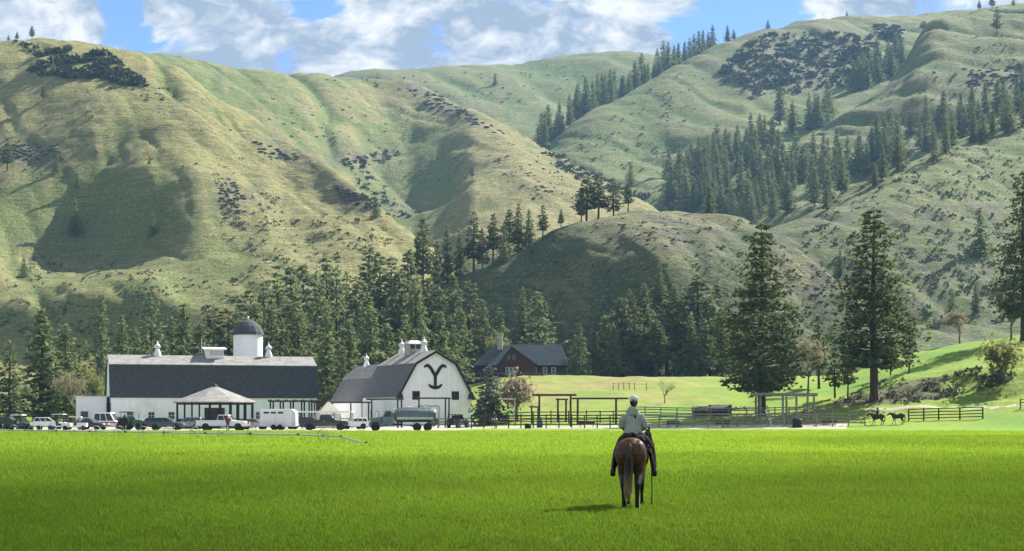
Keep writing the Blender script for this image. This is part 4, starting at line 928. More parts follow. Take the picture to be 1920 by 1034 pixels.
# gazebo
YG = 238.0; kg = YG / FPX; gz_ = thing('gazebo', 'octagonal gazebo with weathered shingle roof and dark posts before the long barn', 'gazebo', (XP(403, YG), YG, 0), R(11))
rg_ = 6.6; eave_z = EYE + (HZ - 754) * kg; apex = EYE + (HZ - 724) * kg
oc = [(rg_ * math.cos(R(45 * i + 22.5)), rg_ * math.sin(R(45 * i + 22.5))) for i in range(8)]
for i in range(8):
    a = oc[i]; b = oc[(i + 1) % 8]
    MB().add([(a[0], a[1], eave_z), (b[0], b[1], eave_z), (b[0] * .06, b[1] * .06, apex - .1), (a[0] * .06, a[1] * .06, apex - .1), (a[0], a[1], eave_z - .14), (b[0], b[1], eave_z - .14), (b[0] * .06, b[1] * .06, apex - .25), (a[0] * .06, a[1] * .06, apex - .25)],
             [(0, 1, 2, 3), (7, 6, 5, 4), (0, 4, 5, 1), (1, 5, 6, 2), (2, 6, 7, 3), (3, 7, 4, 0)]).build('roof_panel', M['shingle_top_lit'], gz_)
MB().lathe([(.5, apex - .15), (.45, apex), (.05, apex + .35)], 8).build('finial', M['dark_wood'], gz_)
MB().lathe([(rg_ * .93, -.2), (rg_ * .93, .45)], 8).build('deck', M['dark_wood'], gz_)
for i in range(8):
    a = Vector(oc[i]) * .90; b = Vector(oc[(i + 1) % 8]) * .90
    for t_ in (0, .34, .67): p = a.lerp(b, t_); MB().box((p.x, p.y, (eave_z + .3) / 2), (.24, .24, eave_z - .3)).build('post', M['black_paint'], gz_)
    p0 = a; p1 = b
    MB().bar((p0.x, p0.y, 1.35), (p1.x, p1.y, 1.35), .1, .14).bar((p0.x, p0.y, .62), (p1.x, p1.y, .62), .08, .1).build('rail', M['black_paint'], gz_)
    MB().bar((p0.x, p0.y, .98), (p1.x, p1.y, .98), .05, .55).build('railing_panel', M['dark_wood'], gz_)
    MB().bar((p0.x, p0.y, eave_z - .30), (p1.x, p1.y, eave_z - .30), .12, .22).build('beam', M['black_paint'], gz_)

# post and beam frames
def frame(name, label, Y, posts, beam_y, x0, x1, mat='dark_wood', pw=.3, bw=.3, cat='frame', back=0.0):
    zt = EYE + (HZ - beam_y) * Y / FPX; cxp = (x0 + x1) / 2; zg = surf(cxp, Y, ('ground',))
    o = thing(name, label, cat, (XP(cxp, Y), Y, zg)); kk = Y / FPX
    for px in posts:
        MB().tube([((px - cxp) * kk, 0, -.3), ((px - cxp) * kk + random.uniform(-.04, .04), 0, zt - zg + .02)], [pw / 2, pw / 2 * .9], 8).build('post', M[mat], o, True)
    MB().tube([((x0 - cxp) * kk, 0, zt - zg), ((x1 - cxp) * kk, 0, zt - zg + random.uniform(-.05, .05))], bw / 2, 8).build('beam', M[mat], o, True)
    if back:
        for px in posts: MB().tube([((px - cxp) * kk, back, -.3), ((px - cxp) * kk, back, zt - zg + .02)], pw / 2, 8).build('post', M[mat], o, True)
        MB().tube([((x0 - cxp) * kk, back, zt - zg), ((x1 - cxp) * kk, back, zt - zg)], bw / 2, 8).build('beam', M[mat], o, True)
        n = max(2, int((x1 - x0) * kk / 1.3))
        for i in range(n + 1):
            x = (x0 - cxp) * kk + (x1 - x0) * kk * i / n; MB().box((x, back / 2, zt - zg + bw * .7), (.1, back + .8, .18)).build('rafter', M[mat], o)
    return o
frame('pergola', 'dark timber pergola in front of the right end of the long barn', 252, [507, 526, 545, 566, 580, 594], 752.5, 503, 598, 'black_paint', .28, .25, 'pergola', 3.0)
frame('gate_frame', 'dark timber gate frame before the side wall of the emblem barn', 246, [697, 746, 753], 749, 687, 756, 'dark_wood', .28, .26)
frame('gate_frame', 'dark timber gate frame under the emblem on the gable', 250, [786, 835, 842], 747, 783, 845, 'dark_wood', .28, .26)
frame('corral_frame', 'tall dark post and beam frame, leftmost over the corral', 242, [1011, 1070], 741, 999, 1081, 'dark_wood', .34, .34)
frame('corral_frame', 'short double post frame between the two tall corral frames', 252, [1046, 1061], 749, 1042, 1065, 'dark_wood', .34, .26)
frame('corral_frame', 'long dark post and beam frame just left of the riding person', 246, [1083, 1155], 747.5, 1072, 1178, 'dark_wood', .36, .30)
frame('corral_frame', 'low dark timber frame at the left foot of the tall corral frame', 250, [997, 1009], 763, 992, 1012, 'dark_wood', .28, .24)
frame('corral_frame', 'slim pale beam on one post in front of the willow shrub', 244, [965], 748.5, 938, 967, 'pale_wood', .16, .2)
frame('shelter_frame', 'wide frame with pale log beam under the tall broad pine', 244, [1417, 1426, 1468, 1475, 1493, 1514, 1526], 740, 1407, 1533, 'grey_wood', .36, .5)
o = thing('leaning_pole', 'pale pole leaning against the corral rails under the broad pine', 'pole', (XP(1443, 243), 243, 0)); MB().tube([(-.6, 0, 2.7), (.6, 0, -.1)], .14, 7).build('pole', M['white_trim'], o)
# small dark sheds
def shed(px0, px1, top, Y, label, mat='dark_wood'):
    zg = surf((px0 + px1) / 2, Y, ('ground',)); kk = Y / FPX; w = (px1 - px0) * kk; h = EYE + (HZ - top) * kk - zg
    o = thing('field_shed', label, 'shed', (XP((px0 + px1) / 2, Y), Y, zg), R(random.uniform(-8, 8)))
    MB().box((0, 1.5, h * .33 - .2), (w * .94, 3, h * .66 + .4)).build('wall', M[mat], o)
    rr = MB(); slab(rr, (-w / 2, -.3, h * .62), (w / 2, -.3, h * .62), (w / 2, 1.5, h), (-w / 2, 1.5, h), .12); slab(rr, (-w / 2, 3.3, h * .62), (w / 2, 3.3, h * .62), (w / 2, 1.5, h), (-w / 2, 1.5, h), .12); rr.build('roof', M['shingle'], o)
    MB().box((w * .1, -.03, h * .28), (w * .25, .06, h * .5)).build('door', M['black_paint'], o)
shed(1298, 1329, 762, 256, 'small dark shed, left of the two behind the corral rails')
shed(1329, 1373, 759, 259, 'wider low dark shed, right of the two behind the corral rails')

# fences
def fence(label, pts, post_gap, h, rails, mat='grey_wood', pw=.16, rw=.12, group=None, name='rail_fence'):
    """pts: (px, Y) along the run"""
    W = [Vector((XP(px, Y), Y, surf(px, Y, ('ground',)))) for px, Y in pts]; o = thing(name, label, 'fence', W[0], 0, group); O = W[0]
    prev = None
    for i in range(len(W) - 1):
        a, b = W[i], W[i + 1]; n = max(1, round((b - a).length / post_gap))
        for j in range(n + (1 if i == len(W) - 2 else 0)):
            p = a.lerp(b, j / n) - O
            MB().tube([(p.x, p.y, p.z - .3), (p.x + random.uniform(-.04, .04), p.y + random.uniform(-.03, .03), p.z + h * random.uniform(.97, 1.1))], [pw / 2, pw / 2 * .9], 6).build('post', M[mat], o)
            if prev is not None:
                for r_ in rails: MB().bar((prev.x, prev.y - .09, prev.z + r_ * h + random.uniform(-.03, .03)), (p.x, p.y - .09, p.z + r_ * h + random.uniform(-.03, .03)), .06, rw).build('rail', M[mat], o)
            prev = p
    return o
fence('dark rail fence running from the emblem barn to the riding person', [(884, 236), (1000, 236), (1168, 236)], 1.9, 1.95, (.28, .52, .76, .97), 'dark_wood', .2, .15)
fence('weathered grey rail fence right of the riding person', [(1172, 237), (1300, 238), (1410, 238)], 2.3, 1.9, (.22, .42, .62, .82, 1.0), 'grey_wood', .2, .16)
fence('grey rail fence below the wide pale beam frame', [(1410, 239), (1500, 239), (1622, 240)], 2.3, 1.9, (.25, .5, .75, .97), 'grey_wood', .2, .16)
fence('second corral fence behind the front rails, right half', [(1180, 256), (1300, 252), (1400, 251), (1560, 250)], 2.4, 2.0, (.3, .55, .8, .98), 'grey_wood', .2, .15)
fence('second corral fence behind the front rails, left half', [(900, 250), (1000, 250), (1100, 249), (1175, 250)], 2.4, 1.9, (.35, .65, .95), 'dark_wood', .2, .15)
fence('free standing dark rail fence on the lawn at right', [(1704, 246), (1760, 246), (1800, 245.5), (1843, 245)], 3.0, 1.85, (.2, .45, .7, .97), 'dark_wood', .26, .15)
fence('short rail fence at the right edge of the picture', [(1913, 250), (1960, 250)], 2.0, 1.5, (.3, .65, .95), 'dark_wood', .22)
fence('grey yard fence between dark pickup and tanker truck', [(638, 240), (705, 240)], 1.5, 1.6, (.3, .6, .9), 'grey_wood')
fence('rail fence behind the tanker truck before the gable', [(800, 244), (884, 243)], 1.8, 1.5, (.3, .6, .95), 'grey_wood')
fence('pale picket fence in front of the left part of the long barn', [(205, 252), (318, 250)], 1.6, 1.5, (.4, .9), 'white_trim', .12)
fence('thin wire fence posts on the slope above the riding person', [(1150, 330), (1190, 318), (1212, 316)], 3.5, 1.4, (.9,), 'dark_wood', .14, .05)
# ------------------------------------------------------------------ vehicles (built facing +X, wheels on z = 0)
_wheel = {}
def wheel(parent, x, y, r=.38, w=.25, dual=False, rim='rim'):
    key = (r, w, rim)
    if key not in _wheel:
        t = MB().lathe([(r * .55, -w / 2), (r * .9, -w / 2), (r, -w * .35), (r, w * .35), (r * .9, w / 2), (r * .55, w / 2)], 18, axis='Y').mesh('tyre', True); t.materials.append(M['tyre'])
        q = MB().lathe([(.02, -w * .30), (r * .3, -w * .42), (r * .52, -w * .38), (r * .58, -w * .46), (r * .58, w * .46), (r * .52, w * .38), (r * .3, w * .42), (.02, w * .30)], 14, axis='Y').mesh('rim', True); q.materials.append(M[rim])
        _wheel[key] = (t, q)
    t, q = _wheel[key]; e = bpy.data.objects.new('wheel', None); COL.objects.link(e); e.parent = parent; e.location = (x, y, r)
    link('tyre', t, None, e); link('rim', q, None, e); return e
def panel(o, pts, name, mat, th=.02, out=(0, -1, 0)):
    """thin plate from a 3-D polygon, pushed out"""
    n = Vector(out); q = [Vector(p) + n * .012 for p in pts]; r = [p + n * th for p in q]; k = len(q)
    return MB().add(q + r, [tuple(range(k)), tuple(range(k, 2 * k))[::-1]] + [(i, (i + 1) % k, k + (i + 1) % k, k + i) for i in range(k)]).build(name, M[mat], o)
def car_body(o, L, W, side, paint, cab, roofh, belt, tumble=.16, glassmat='glass', doors=2, windows=None):
    """side: lower body profile (x,z); cab: greenhouse corner xs at belt and roof (xb0, xr0, xr1, xb1)"""
    MB().prism(side, -W / 2, W / 2).build('body', M[paint], o, True, .05)
    xb0, xr0, xr1, xb1 = cab; wb = W / 2 - .03; wt = W / 2 - tumble
    v = [(xb0, -wb, belt), (xb1, -wb, belt), (xb1, wb, belt), (xb0, wb, belt), (xr0, -wt, roofh), (xr1, -wt, roofh), (xr1, wt, roofh), (xr0, wt, roofh)]
    MB().add(v, [(3, 2, 1, 0), (4, 5, 6, 7), (0, 1, 5, 4), (1, 2, 6, 5), (2, 3, 7, 6), (3, 0, 4, 7)]).build('cab', M[paint], o, True, .045)
    def S(x_t, z_t, s):  # point on the side plane
        xx = (xb0 + (xr0 - xb0) * z_t) * (1 - x_t) + (xb1 + (xr1 - xb1) * z_t) * x_t
        return (xx, s * (wb + (wt - wb) * z_t), belt + (roofh - belt) * z_t)
    for s in (-1, 1):
        n = windows or doors
        for i in range(n):
            a = .05 + .9 * i / n + (.02 if i else 0); b = .05 + .9 * (i + 1) / n - .02
            panel(o, [S(a, .1, s), S(b, .1, s), S(b, .86, s), S(a, .86, s)], 'side_window', glassmat, .012, (0, s, .15))
    ws = [(xb1 + (xr1 - xb1) * t_, yy * (wb + (wt - wb) * t_) * .9, belt + (roofh - belt) * t_) for t_, yy in ((.1, -1), (.1, 1), (.88, 1), (.88, -1))]
    panel(o, ws, 'windscreen', glassmat, .012, (1, 0, .4))
    rs = [(xb0 + (xr0 - xb0) * t_, yy * (wb + (wt - wb) * t_) * .86, belt + (roofh - belt) * t_) for t_, yy in ((.15, -1), (.15, 1), (.86, 1), (.86, -1))]
    panel(o, rs, 'rear_window', glassmat, .012, (-1, 0, .2))
def lights(o, L, W, z=.85, x_front=None, x_rear=None):
    xf = x_front or L / 2; xr = x_rear or -L / 2
    for s in (-1, 1):
        MB().box((xf - .02, s * (W / 2 - .22), z), (.1, .3, .2)).build('headlight', M['amber'], o)
        MB().box((xr + .02, s * (W / 2 - .12), z + .05), (.1, .18, .32)).build('tail_light', M['red_plastic'], o)
def pickup(px, Y, label, paint, face=1, L=6.2, W=2.0, rz=0.0, lift=.1):
    o = thing('pickup_truck', label, 'pickup truck', (XP(px, Y), Y, 0), rz if face > 0 else math.pi + rz)
    h = L / 2; b = .45 + lift; bed = 1.12 + lift; hood = 1.18 + lift
    side = [(-h, b), (-h, bed), (-.55, bed), (-.55, bed + .06), (1.15, bed + .08), (1.35, hood), (h - .25, hood - .1), (h, hood - .3), (h, b + .05), (h - .5, b - .05), (2.35, b), (1.45, b), (-1.35, b), (-2.3, b)]
    car_body(o, L, W, side, paint, (-.62, -.45, .85, 1.55), 1.92 + lift, bed + .04, .2, doors=2)
    MB().box((-h / 2 - .30, 0, bed + .003), (h - .75, W - .3, .02)).build('bed_liner', M['black_plastic'], o)
    for s in (-1, 1): MB().box((-h / 2 - .30, s * (W / 2 - .06), bed + .05), (h - .6, .1, .09)).build('bed_rail', M[paint], o)
    for x in (-h + 1.25, h - 1.1):
        for s in (-1, 1):
            wheel(o, x, s * (W / 2 - .12), .41, .28)
            MB().lathe([(.50, -.02), (.50, .02)], 16, (x, s * (W / 2 + .004), .41 + .03), 'Y').build('wheel_arch', M['black_plastic'], o)
    MB().box((h + .04, 0, b + .12), (.2, W - .05, .26)).build('front_bumper', M['chrome'], o, False, .03); MB().box((-h - .04, 0, b + .12), (.2, W - .1, .22)).build('rear_bumper', M['chrome'], o, False, .03)
    MB().box((h + .005, 0, hood - .28), (.06, W * .6, .34)).build('grille', M['black_plastic'], o); lights(o, L, W, .9 + lift)
    for s in (-1, 1): MB().box((1.25, s * (W / 2 + .14), 1.35 + lift), (.12, .22, .26)).build('mirror', M['black_plastic'], o)
    for s in (-1, 1): MB().box((.0, s * (W / 2 + .01), 1.02 + lift), (.2, .04, .05)).build('door_handle', M['chrome'], o)
    return o
def suv(px, Y, label, paint, face=1, L=4.8, W=1.9, H=1.75, rz=0.0, name='parked_car', cat='car', sedan=False):
    o = thing(name, label, cat, (XP(px, Y), Y, 0), rz if face > 0 else math.pi + rz); h = L / 2; b = .36; bt = 1.0 if sedan else 1.08
    side = [(-h, b + .1), (-h, bt - .12), (-h + .25, bt), (h - 1.5, bt), (h - .3, bt - .14), (h, bt - .35), (h, b + .1), (h - .3, b), (-h + .3, b)]
    car_body(o, L, W, side, paint, (-h + (.75 if sedan else .12), -h + (1.4 if sedan else .4), h - 2.3, h - 1.45), H, bt - .02, .2, windows=3)
    for x in (-h + .95, h - .95):
        for s in (-1, 1):
            wheel(o, x, s * (W / 2 - .1), .36, .24); MB().lathe([(.44, -.02), (.44, .02)], 16, (x, s * (W / 2 + .004), .38), 'Y').build('wheel_arch', M['black_plastic'], o)
    MB().box((h + .02, 0, b + .2), (.14, W - .1, .22)).build('front_bumper', M['black_plastic'], o, False, .03); MB().box((-h - .02, 0, b + .2), (.14, W - .1, .22)).build('rear_bumper', M['black_plastic'], o, False, .03)
    lights(o, L, W, .78); return o
pickup(418, 208, 'white pickup truck with long bed parked before the gazebo', 'white_metal', 1, 6.6, 2.0, R(-3))
pickup(608, 212, 'black pickup truck parked between horse trailer and tanker', 'black_car', 1, 6.4, 2.0, R(4), .12)
suv(312, 214, 'dark teal car parked left of the white pickup', 'teal_car', 1, 4.7, 1.9, 1.65, R(5))
suv(352, 224, 'grey car half hidden behind the tail of the white pickup', 'silver_car', -1, 4.6, 1.85, 1.7)
suv(476, 222, 'grey car between white pickup and horse trailer', 'silver_car', 1, 4.4, 1.8, 1.5, R(20), sedan=True)
suv(566, 225, 'dark car just right of the horse trailer', 'black_car', -1, 4.6, 1.85, 1.7, R(-10))
suv(278, 232, 'black car tucked behind the green tractor', 'black_car', -1, 4.5, 1.85, 1.6)
suv(172, 218, 'dark car in front of the white annex shed', 'black_car', 1, 4.4, 1.85, 1.55, R(-14), sedan=True)
suv(92, 225, 'white car behind the golf carts at left', 'white_metal', 1, 4.5, 1.85, 1.65, R(12))
suv(662, 226, 'pale silver car between black pickup and tanker truck', 'white_metal', -1, 4.3, 1.8, 1.6, R(25))
suv(20, 224, 'dark green car at the left edge behind the utility vehicle', 'olive_paint', 1, 4.6, 1.9, 1.75)

def utv(px, Y, label, paint, roof, face=1, L=3.0, name='utility_vehicle', cat='utility vehicle', rz=0.0, roofh=2.0):
    o = thing(name, label, cat, (XP(px, Y), Y, 0), rz if face > 0 else math.pi + rz); h = L / 2; W = 1.45
    MB().prism([(-h, .45), (-h, .95), (-.35, .95), (-.3, .55), (.55, .52), (.65, 1.0), (h - .1, .85), (h, .6), (h, .42), (.5, .38), (-.5, .38)], -W / 2, W / 2).build('body', M[paint], o, True, .03)
    MB().box((-.12, 0, .72), (.5, W - .2, .16)).box((-.36, 0, 1.08), (.14, W - .2, .6), 0, 0, -.15).build('seat', M['seat'], o)
    for s in (-1, 1):
        MB().tube([(-.5, s * (W / 2 - .06), .9), (-.55, s * (W / 2 - .1), roofh - .06)], .03, 6).build('roof_post', M['black_paint'], o)
        MB().tube([(.72, s * (W / 2 - .06), .95), (.42, s * (W / 2 - .1), roofh - .06)], .03, 6).build('roof_post', M['black_paint'], o)
        for x in (-h + .5, h - .45): wheel(o, x, s * (W / 2 - .05), .30, .24)
    MB().prism([(-.95, roofh - .06), (-.85, roofh + .03), (.6, roofh + .04), (.75, roofh - .05)], -W / 2 - .03, W / 2 + .03).build('roof', M[roof], o, True, .02)
    panel(o, [(.70, -.6, 1.0), (.70, .6, 1.0), (.45, .58, roofh - .12), (.45, -.58, roofh - .12)], 'windscreen', 'glass', .012, (1, 0, .3))
    st = MB(); st.tube([(.55, .3, 1.0), (.3, .3, 1.2)], .025, 5); st.lathe([(.17, -.02), (.17, .02)], 12, (.28, .3, 1.22)); st.build('steering_wheel', M['black_plastic'], o)
    for s in (-1, 1): MB().box((h - .04, s * .45, .72), (.08, .22, .14)).build('headlight', M['amber'], o)
    return o
utv(36, 211, 'dark green utility vehicle with pale roof at far left', 'olive_paint', 'white_metal', 1, 3.6, rz=R(-6))
utv(112, 216, 'white golf cart with long white canopy behind the other cart', 'white_metal', 'white_metal', 1, 3.2, 'golf_cart', 'golf cart', 0, 2.1)
utv(140, 209, 'white golf cart nearest the shed, in front', 'white_metal', 'white_metal', -1, 3.2, 'golf_cart', 'golf cart', R(8), 1.75)
o = thing('utility_trailer', 'small low white utility trailer beside the green utility vehicle', 'trailer', (XP(74, 210), 210, 0), R(10))
MB().box((0, 0, .62), (2.2, 1.3, .08)).build('deck', M['metal'], o)
for s in (-1, 1): MB().box((0, s * .65, .85), (2.2, .05, .42)).build('side_board', M['white_metal'], o); wheel(o, 0, s * .78, .3, .2)
MB().box((-1.1, 0, .85), (.05, 1.25, .42)).build('tailgate', M['white_metal'], o); MB().bar((1.1, 0, .58), (2.0, 0, .5), .08).build('drawbar', M['black_paint'], o)
o = suv(208, 226, 'white van with a red stripe parked before the end of the long barn', 'white_metal', 1, 5.0, 2.0, 2.35, R(-8), 'parked_van', 'van')
MB().box((0, -1.012, .92), (4.4, .02, .16)).build('stripe', M['red_plastic'], o)
def tractor(px, Y, label, rz=0.0):
    o = thing('tractor', label, 'tractor', (XP(px, Y), Y, 0), rz)
    MB().prism([(-.9, .7), (-.9, 1.25), (.1, 1.3), (.3, 1.45), (1.75, 1.3), (1.85, .85), (.4, .65)], -.38, .38).build('hood', M['green_paint'], o, True, .04)
    MB().box((1.86, 0, 1.05), (.06, .6, .4)).build('grille', M['black_plastic'], o); MB().box((-.7, 0, 1.42), (.5, .5, .14)).box((-.95, 0, 1.7), (.12, .5, .5)).build('seat', M['seat'], o)
    for s in (-1, 1):
        wheel(o, -.75, s * .78, .82, .42); wheel(o, 1.35, s * .68, .48, .28)
        MB().tube([(-.75 + .95 * math.cos(a), s * .8, .82 + .95 * math.sin(a)) for a in [R(d) for d in range(20, 170, 15)]], [(.22, .03)] * 10, 6).build('fender', M['green_paint'], o)
        for x in (-1.2, .15): MB().tube([(x, s * .55, 1.2), (x, s * .55, 2.35)], .035, 6).build('roof_post', M['black_paint'], o)
    MB().prism([(-1.5, 2.32), (-1.4, 2.44), (.45, 2.46), (.6, 2.32)], -.75, .75).build('canopy', M['dark_wood'], o, True, .02)
    MB().tube([(1.0, .2, 1.35), (1.0, .2, 2.3)], .045, 6).build('exhaust', M['black_paint'], o)
    st = MB(); st.tube([(.15, 0, 1.4), (-.15, 0, 1.75)], .025, 5); st.lathe([(.2, -.02), (.2, .02)], 12, (-.17, 0, 1.77)); st.build('steering_wheel', M['black_plastic'], o)
    return o
tractor(246, 213, 'green tractor with dark canopy parked left of the teal car', R(-12))
tr = tractor(0, 0, 'dark open topped jeep like tractor'); 
for ob in [tr] + list(tr.children_recursive): bpy.data.objects.remove(ob)
def jeep():
    o = thing('jeep', 'black open jeep with flat roof parked in front of the emblem barn', 'jeep', (XP(858, 242), 242, 0), R(60))
    MB().prism([(-1.9, .55), (-1.9, 1.25), (.4, 1.2), (.5, 1.35), (1.85, 1.22), (1.95, .95), (1.95, .55)], -.8, .8).build('body', M['black_car'], o, True, .04)
    for s in (-1, 1):
        for x in (-1.2, 1.3): wheel(o, x, s * .82, .42, .28); MB().box((x, s * .88, .98), (1.05, .3, .08)).build('fender', M['black_plastic'], o)
        for a, b in (((-1.75, 1.2), (-1.6, 2.05)), ((-.4, 1.2), (-.4, 2.05)), ((.55, 1.3), (.25, 2.05))): MB().tube([(a[0], s * .72, a[1]), (b[0], s * .66, b[1])], .05, 6).build('roll_bar', M['black_paint'], o)
        MB().box((1.97, s * .55, 1.02), (.06, .2, .2)).build('headlight', M['amber'], o)
    MB().box((-.68, 0, 2.08), (2.0, 1.42, .1)).build('roof', M['black_paint'], o, False, .03); panel(o, [(.56, -.68, 1.35), (.56, .68, 1.35), (.30, .62, 1.98), (.30, -.62, 1.98)], 'windscreen', 'glass', .015, (1, 0, .3))
    for y in (-.38, .38): MB().box((-.35, y, 1.35), (.5, .5, .16)).box((-.62, y, 1.65), (.14, .5, .55)).build('seat', M['seat'], o)
    MB().box((1.99, 0, .95), (.04, .8, .38)).build('grille', M['grey_paint'], o); MB().box((2.08, 0, .62), (.16, 1.6, .18)).build('front_bumper', M['metal'], o)
    MB().lathe([(.2, -.12), (.4, -.12), (.42, .1), (.2, .12)], 16, (-2.05, 0, 1.1), 'X').build('spare_wheel', M['tyre'], o, True)
jeep()

# horse trailer
o = thing('horse_trailer', 'white box horse trailer with twin wheels between the pickups', 'trailer', (XP(523, 214), 214, 0), R(-2))
MB().prism([(-2.35, .45), (-2.35, 2.65), (-2.2, 2.78), (1.9, 2.78), (2.4, 2.4), (2.45, .45)], -1.0, 1.0).build('body', M['white_metal'], o, True, .05)
for i in range(3): MB().box((-1.5 + i * .95, -1.012, 2.3), (.72, .03, .26)).build('vent_window', M['glass'], o)
MB().box((-.35, -1.014, 1.55), (.04, .03, 2.0)).build('seam', M['metal'], o); MB().box((0, -1.015, .98), (4.5, .02, .05)).build('trim_strip', M['metal'], o)
dr = MB().box((1.5, -1.014, 1.5), (.75, .03, 1.75)).build('door', M['white_trim'], o); MB().box((1.22, -1.04, 1.45), (.1, .03, .06)).build('handle', M['chrome'], dr)
MB().box((2.0, -1.012, .75), (.5, .03, .35)).build('vent', M['metal'], o); MB().box((-2.36, 0, 1.6), (.04, 1.8, 2.0)).build('rear_door', M['white_trim'], o)
for x in (-.55, .3):
    for s in (-1, 1): wheel(o, x, s * .98, .36, .22)
for s in (-1, 1): MB().prism([(-1.05, .42), (-.95, .82), (.72, .82), (.82, .42), (.74, .42), (.66, .76), (-.9, .76), (-.98, .42)], s * 1.0 - .12, s * 1.0 + .12).build('fender', M['white_metal'], o)
MB().bar((2.4, -.5, .5), (3.5, 0, .5), .1).bar((2.4, .5, .5), (3.5, 0, .5), .1).build('drawbar', M['black_paint'], o)
MB().tube([(3.2, 0, 0), (3.2, 0, .8)], .05, 6).build('jack', M['metal'], o)

# tanker truck, nose to the left
o = thing('tanker_truck', 'old slate grey tanker truck with round tank parked before the emblem barn', 'truck', (XP(757, 197), 197, 0), math.pi + R(3))
MB().box((.2, 0, .85), (7.4, .9, .22)).build('chassis', M['black_paint'], o)
tk = MB().tube([(-4.05, 0, 1.95), (-3.95, 0, 1.95), (-3.6, 0, 1.95), (.75, 0, 1.95), (1.05, 0, 1.95), (1.15, 0, 1.95)], [(.5, .35), (.98, .72), (1.16, .90), (1.16, .90), (.98, .72), (.5, .35)], 24).build('tank', M['grey_paint'], o, True)
for x in (-3.2, -1.8, -.4, .5): MB().tube([(x - .04, 0, 1.95), (x + .04, 0, 1.95)], (1.19, .93), 24).build('band', M['slate_paint'], tk) if False else MB().tube([(x - .04, 0, 1.95), (x + .04, 0, 1.95)], [(1.19, .93), (1.19, .93)], 24).build('band', M['slate_paint'], tk, True)
for x in (-2.6, -.6): MB().lathe([(.35, 2.78), (.35, 2.98), (.1, 3.05)], 12, (x, 0, 0)).build('hatch', M['metal'], tk)
MB().box((-1.4, 0, 2.93), (4.2, .5, .05)).build('walkway', M['metal'], tk)
for s in (-1, 1): MB().box((-1.4, s * 1.12, 1.6), (4.4, .06, .30)).build('side_rail', M['metal'], o); MB().box((-1.4, s * 1.0, .98), (3.0, .3, .3)).build('tool_box', M['white_metal'], o)
MB().prism([(1.35, .75), (1.35, 2.35), (1.55, 2.55), (2.15, 2.55), (2.5, 1.9), (2.6, 1.85), (2.6, .75)], -1.0, 1.0).build('cab', M['slate_paint'], o, True, .05)
for s in (-1, 1):
    panel(o, [(1.5, s * 1.0, 1.8), (2.42, s * 1.0, 1.8), (2.12, s * 1.0, 2.4), (1.6, s * 1.0, 2.4)], 'side_window', 'glass', .015, (0, s, 0))
    d = panel(o, [(1.48, s * 1.0, .9), (2.5, s * 1.0, .9), (2.5, s * 1.0, 1.75), (1.48, s * 1.0, 1.75)], 'door', 'slate_paint', .02, (0, s, 0)); MB().box((1.62, s * 1.05, 1.6), (.16, .04, .05)).build('handle', M['chrome'], d)
    MB().tube([(2.35, s * 1.0, 1.9), (2.55, s * 1.25, 2.0), (2.55, s * 1.25, 2.4)], .025, 5).box((2.55, s * 1.27, 2.25), (.06, .2, .4)).build('mirror', M['chrome'], o)
panel(o, [(2.52, -.9, 1.92), (2.52, .9, 1.92), (2.2, .85, 2.48), (2.2, -.85, 2.48)], 'windscreen', 'glass', .015, (1, 0, .4))
MB().prism([(2.6, .8), (2.6, 1.82), (4.0, 1.62), (4.1, 1.5), (4.1, .8)], -.62, .62).build('hood', M['slate_paint'], o, True, .06)
MB().box((4.13, 0, 1.15), (.06, .9, .7)).build('grille', M['chrome'], o)
for s in (-1, 1):
    MB().tube([(3.45 + .68 * math.cos(a), s * .88, .52 + .68 * math.sin(a)) for a in [R(d) for d in range(0, 181, 15)]], [(.24, .035)] * 13, 6).build('fender', M['slate_paint'], o, True)
    wheel(o, 3.45, s * .95, .52, .28, rim='white_metal')
    for x in (-2.95, -1.65): wheel(o, x, s * .92, .54, .5, rim='white_metal')
    MB().box((4.05, s * .75, 1.2), (.14, .26, .26)).build('headlight', M['amber'], o); MB().box((-4.0, s * .8, .95), (.08, .3, .18)).build('tail_light', M['red_plastic'], o)
    MB().tube([(-2.3 + 1.5 * math.cos(a), s * .95, .62 + .62 * math.sin(a)) for a in [R(d) for d in range(0, 181, 20)]], [(.26, .03)] * 10, 6).build('mudguard', M['grey_paint'], o, True)
    MB().tube([(1.2, s * .75, .9), (1.2, s * .75, 3.25)], .07, 8).build('exhaust_stack', M['chrome'], o)
MB().box((4.25, 0, .68), (.2, 2.1, .26)).build('front_bumper', M['white_metal'], o, False, .03); MB().box((-4.05, 0, 1.25), (.4, 1.5, .7)).build('pump_box', M['grey_paint'], o, False, .04)
MB().tube([(-4.2, .5, 1.2), (-4.4, .6, .7), (-4.2, .6, .4)], .07, 6).build('hose', M['black_plastic'], o)

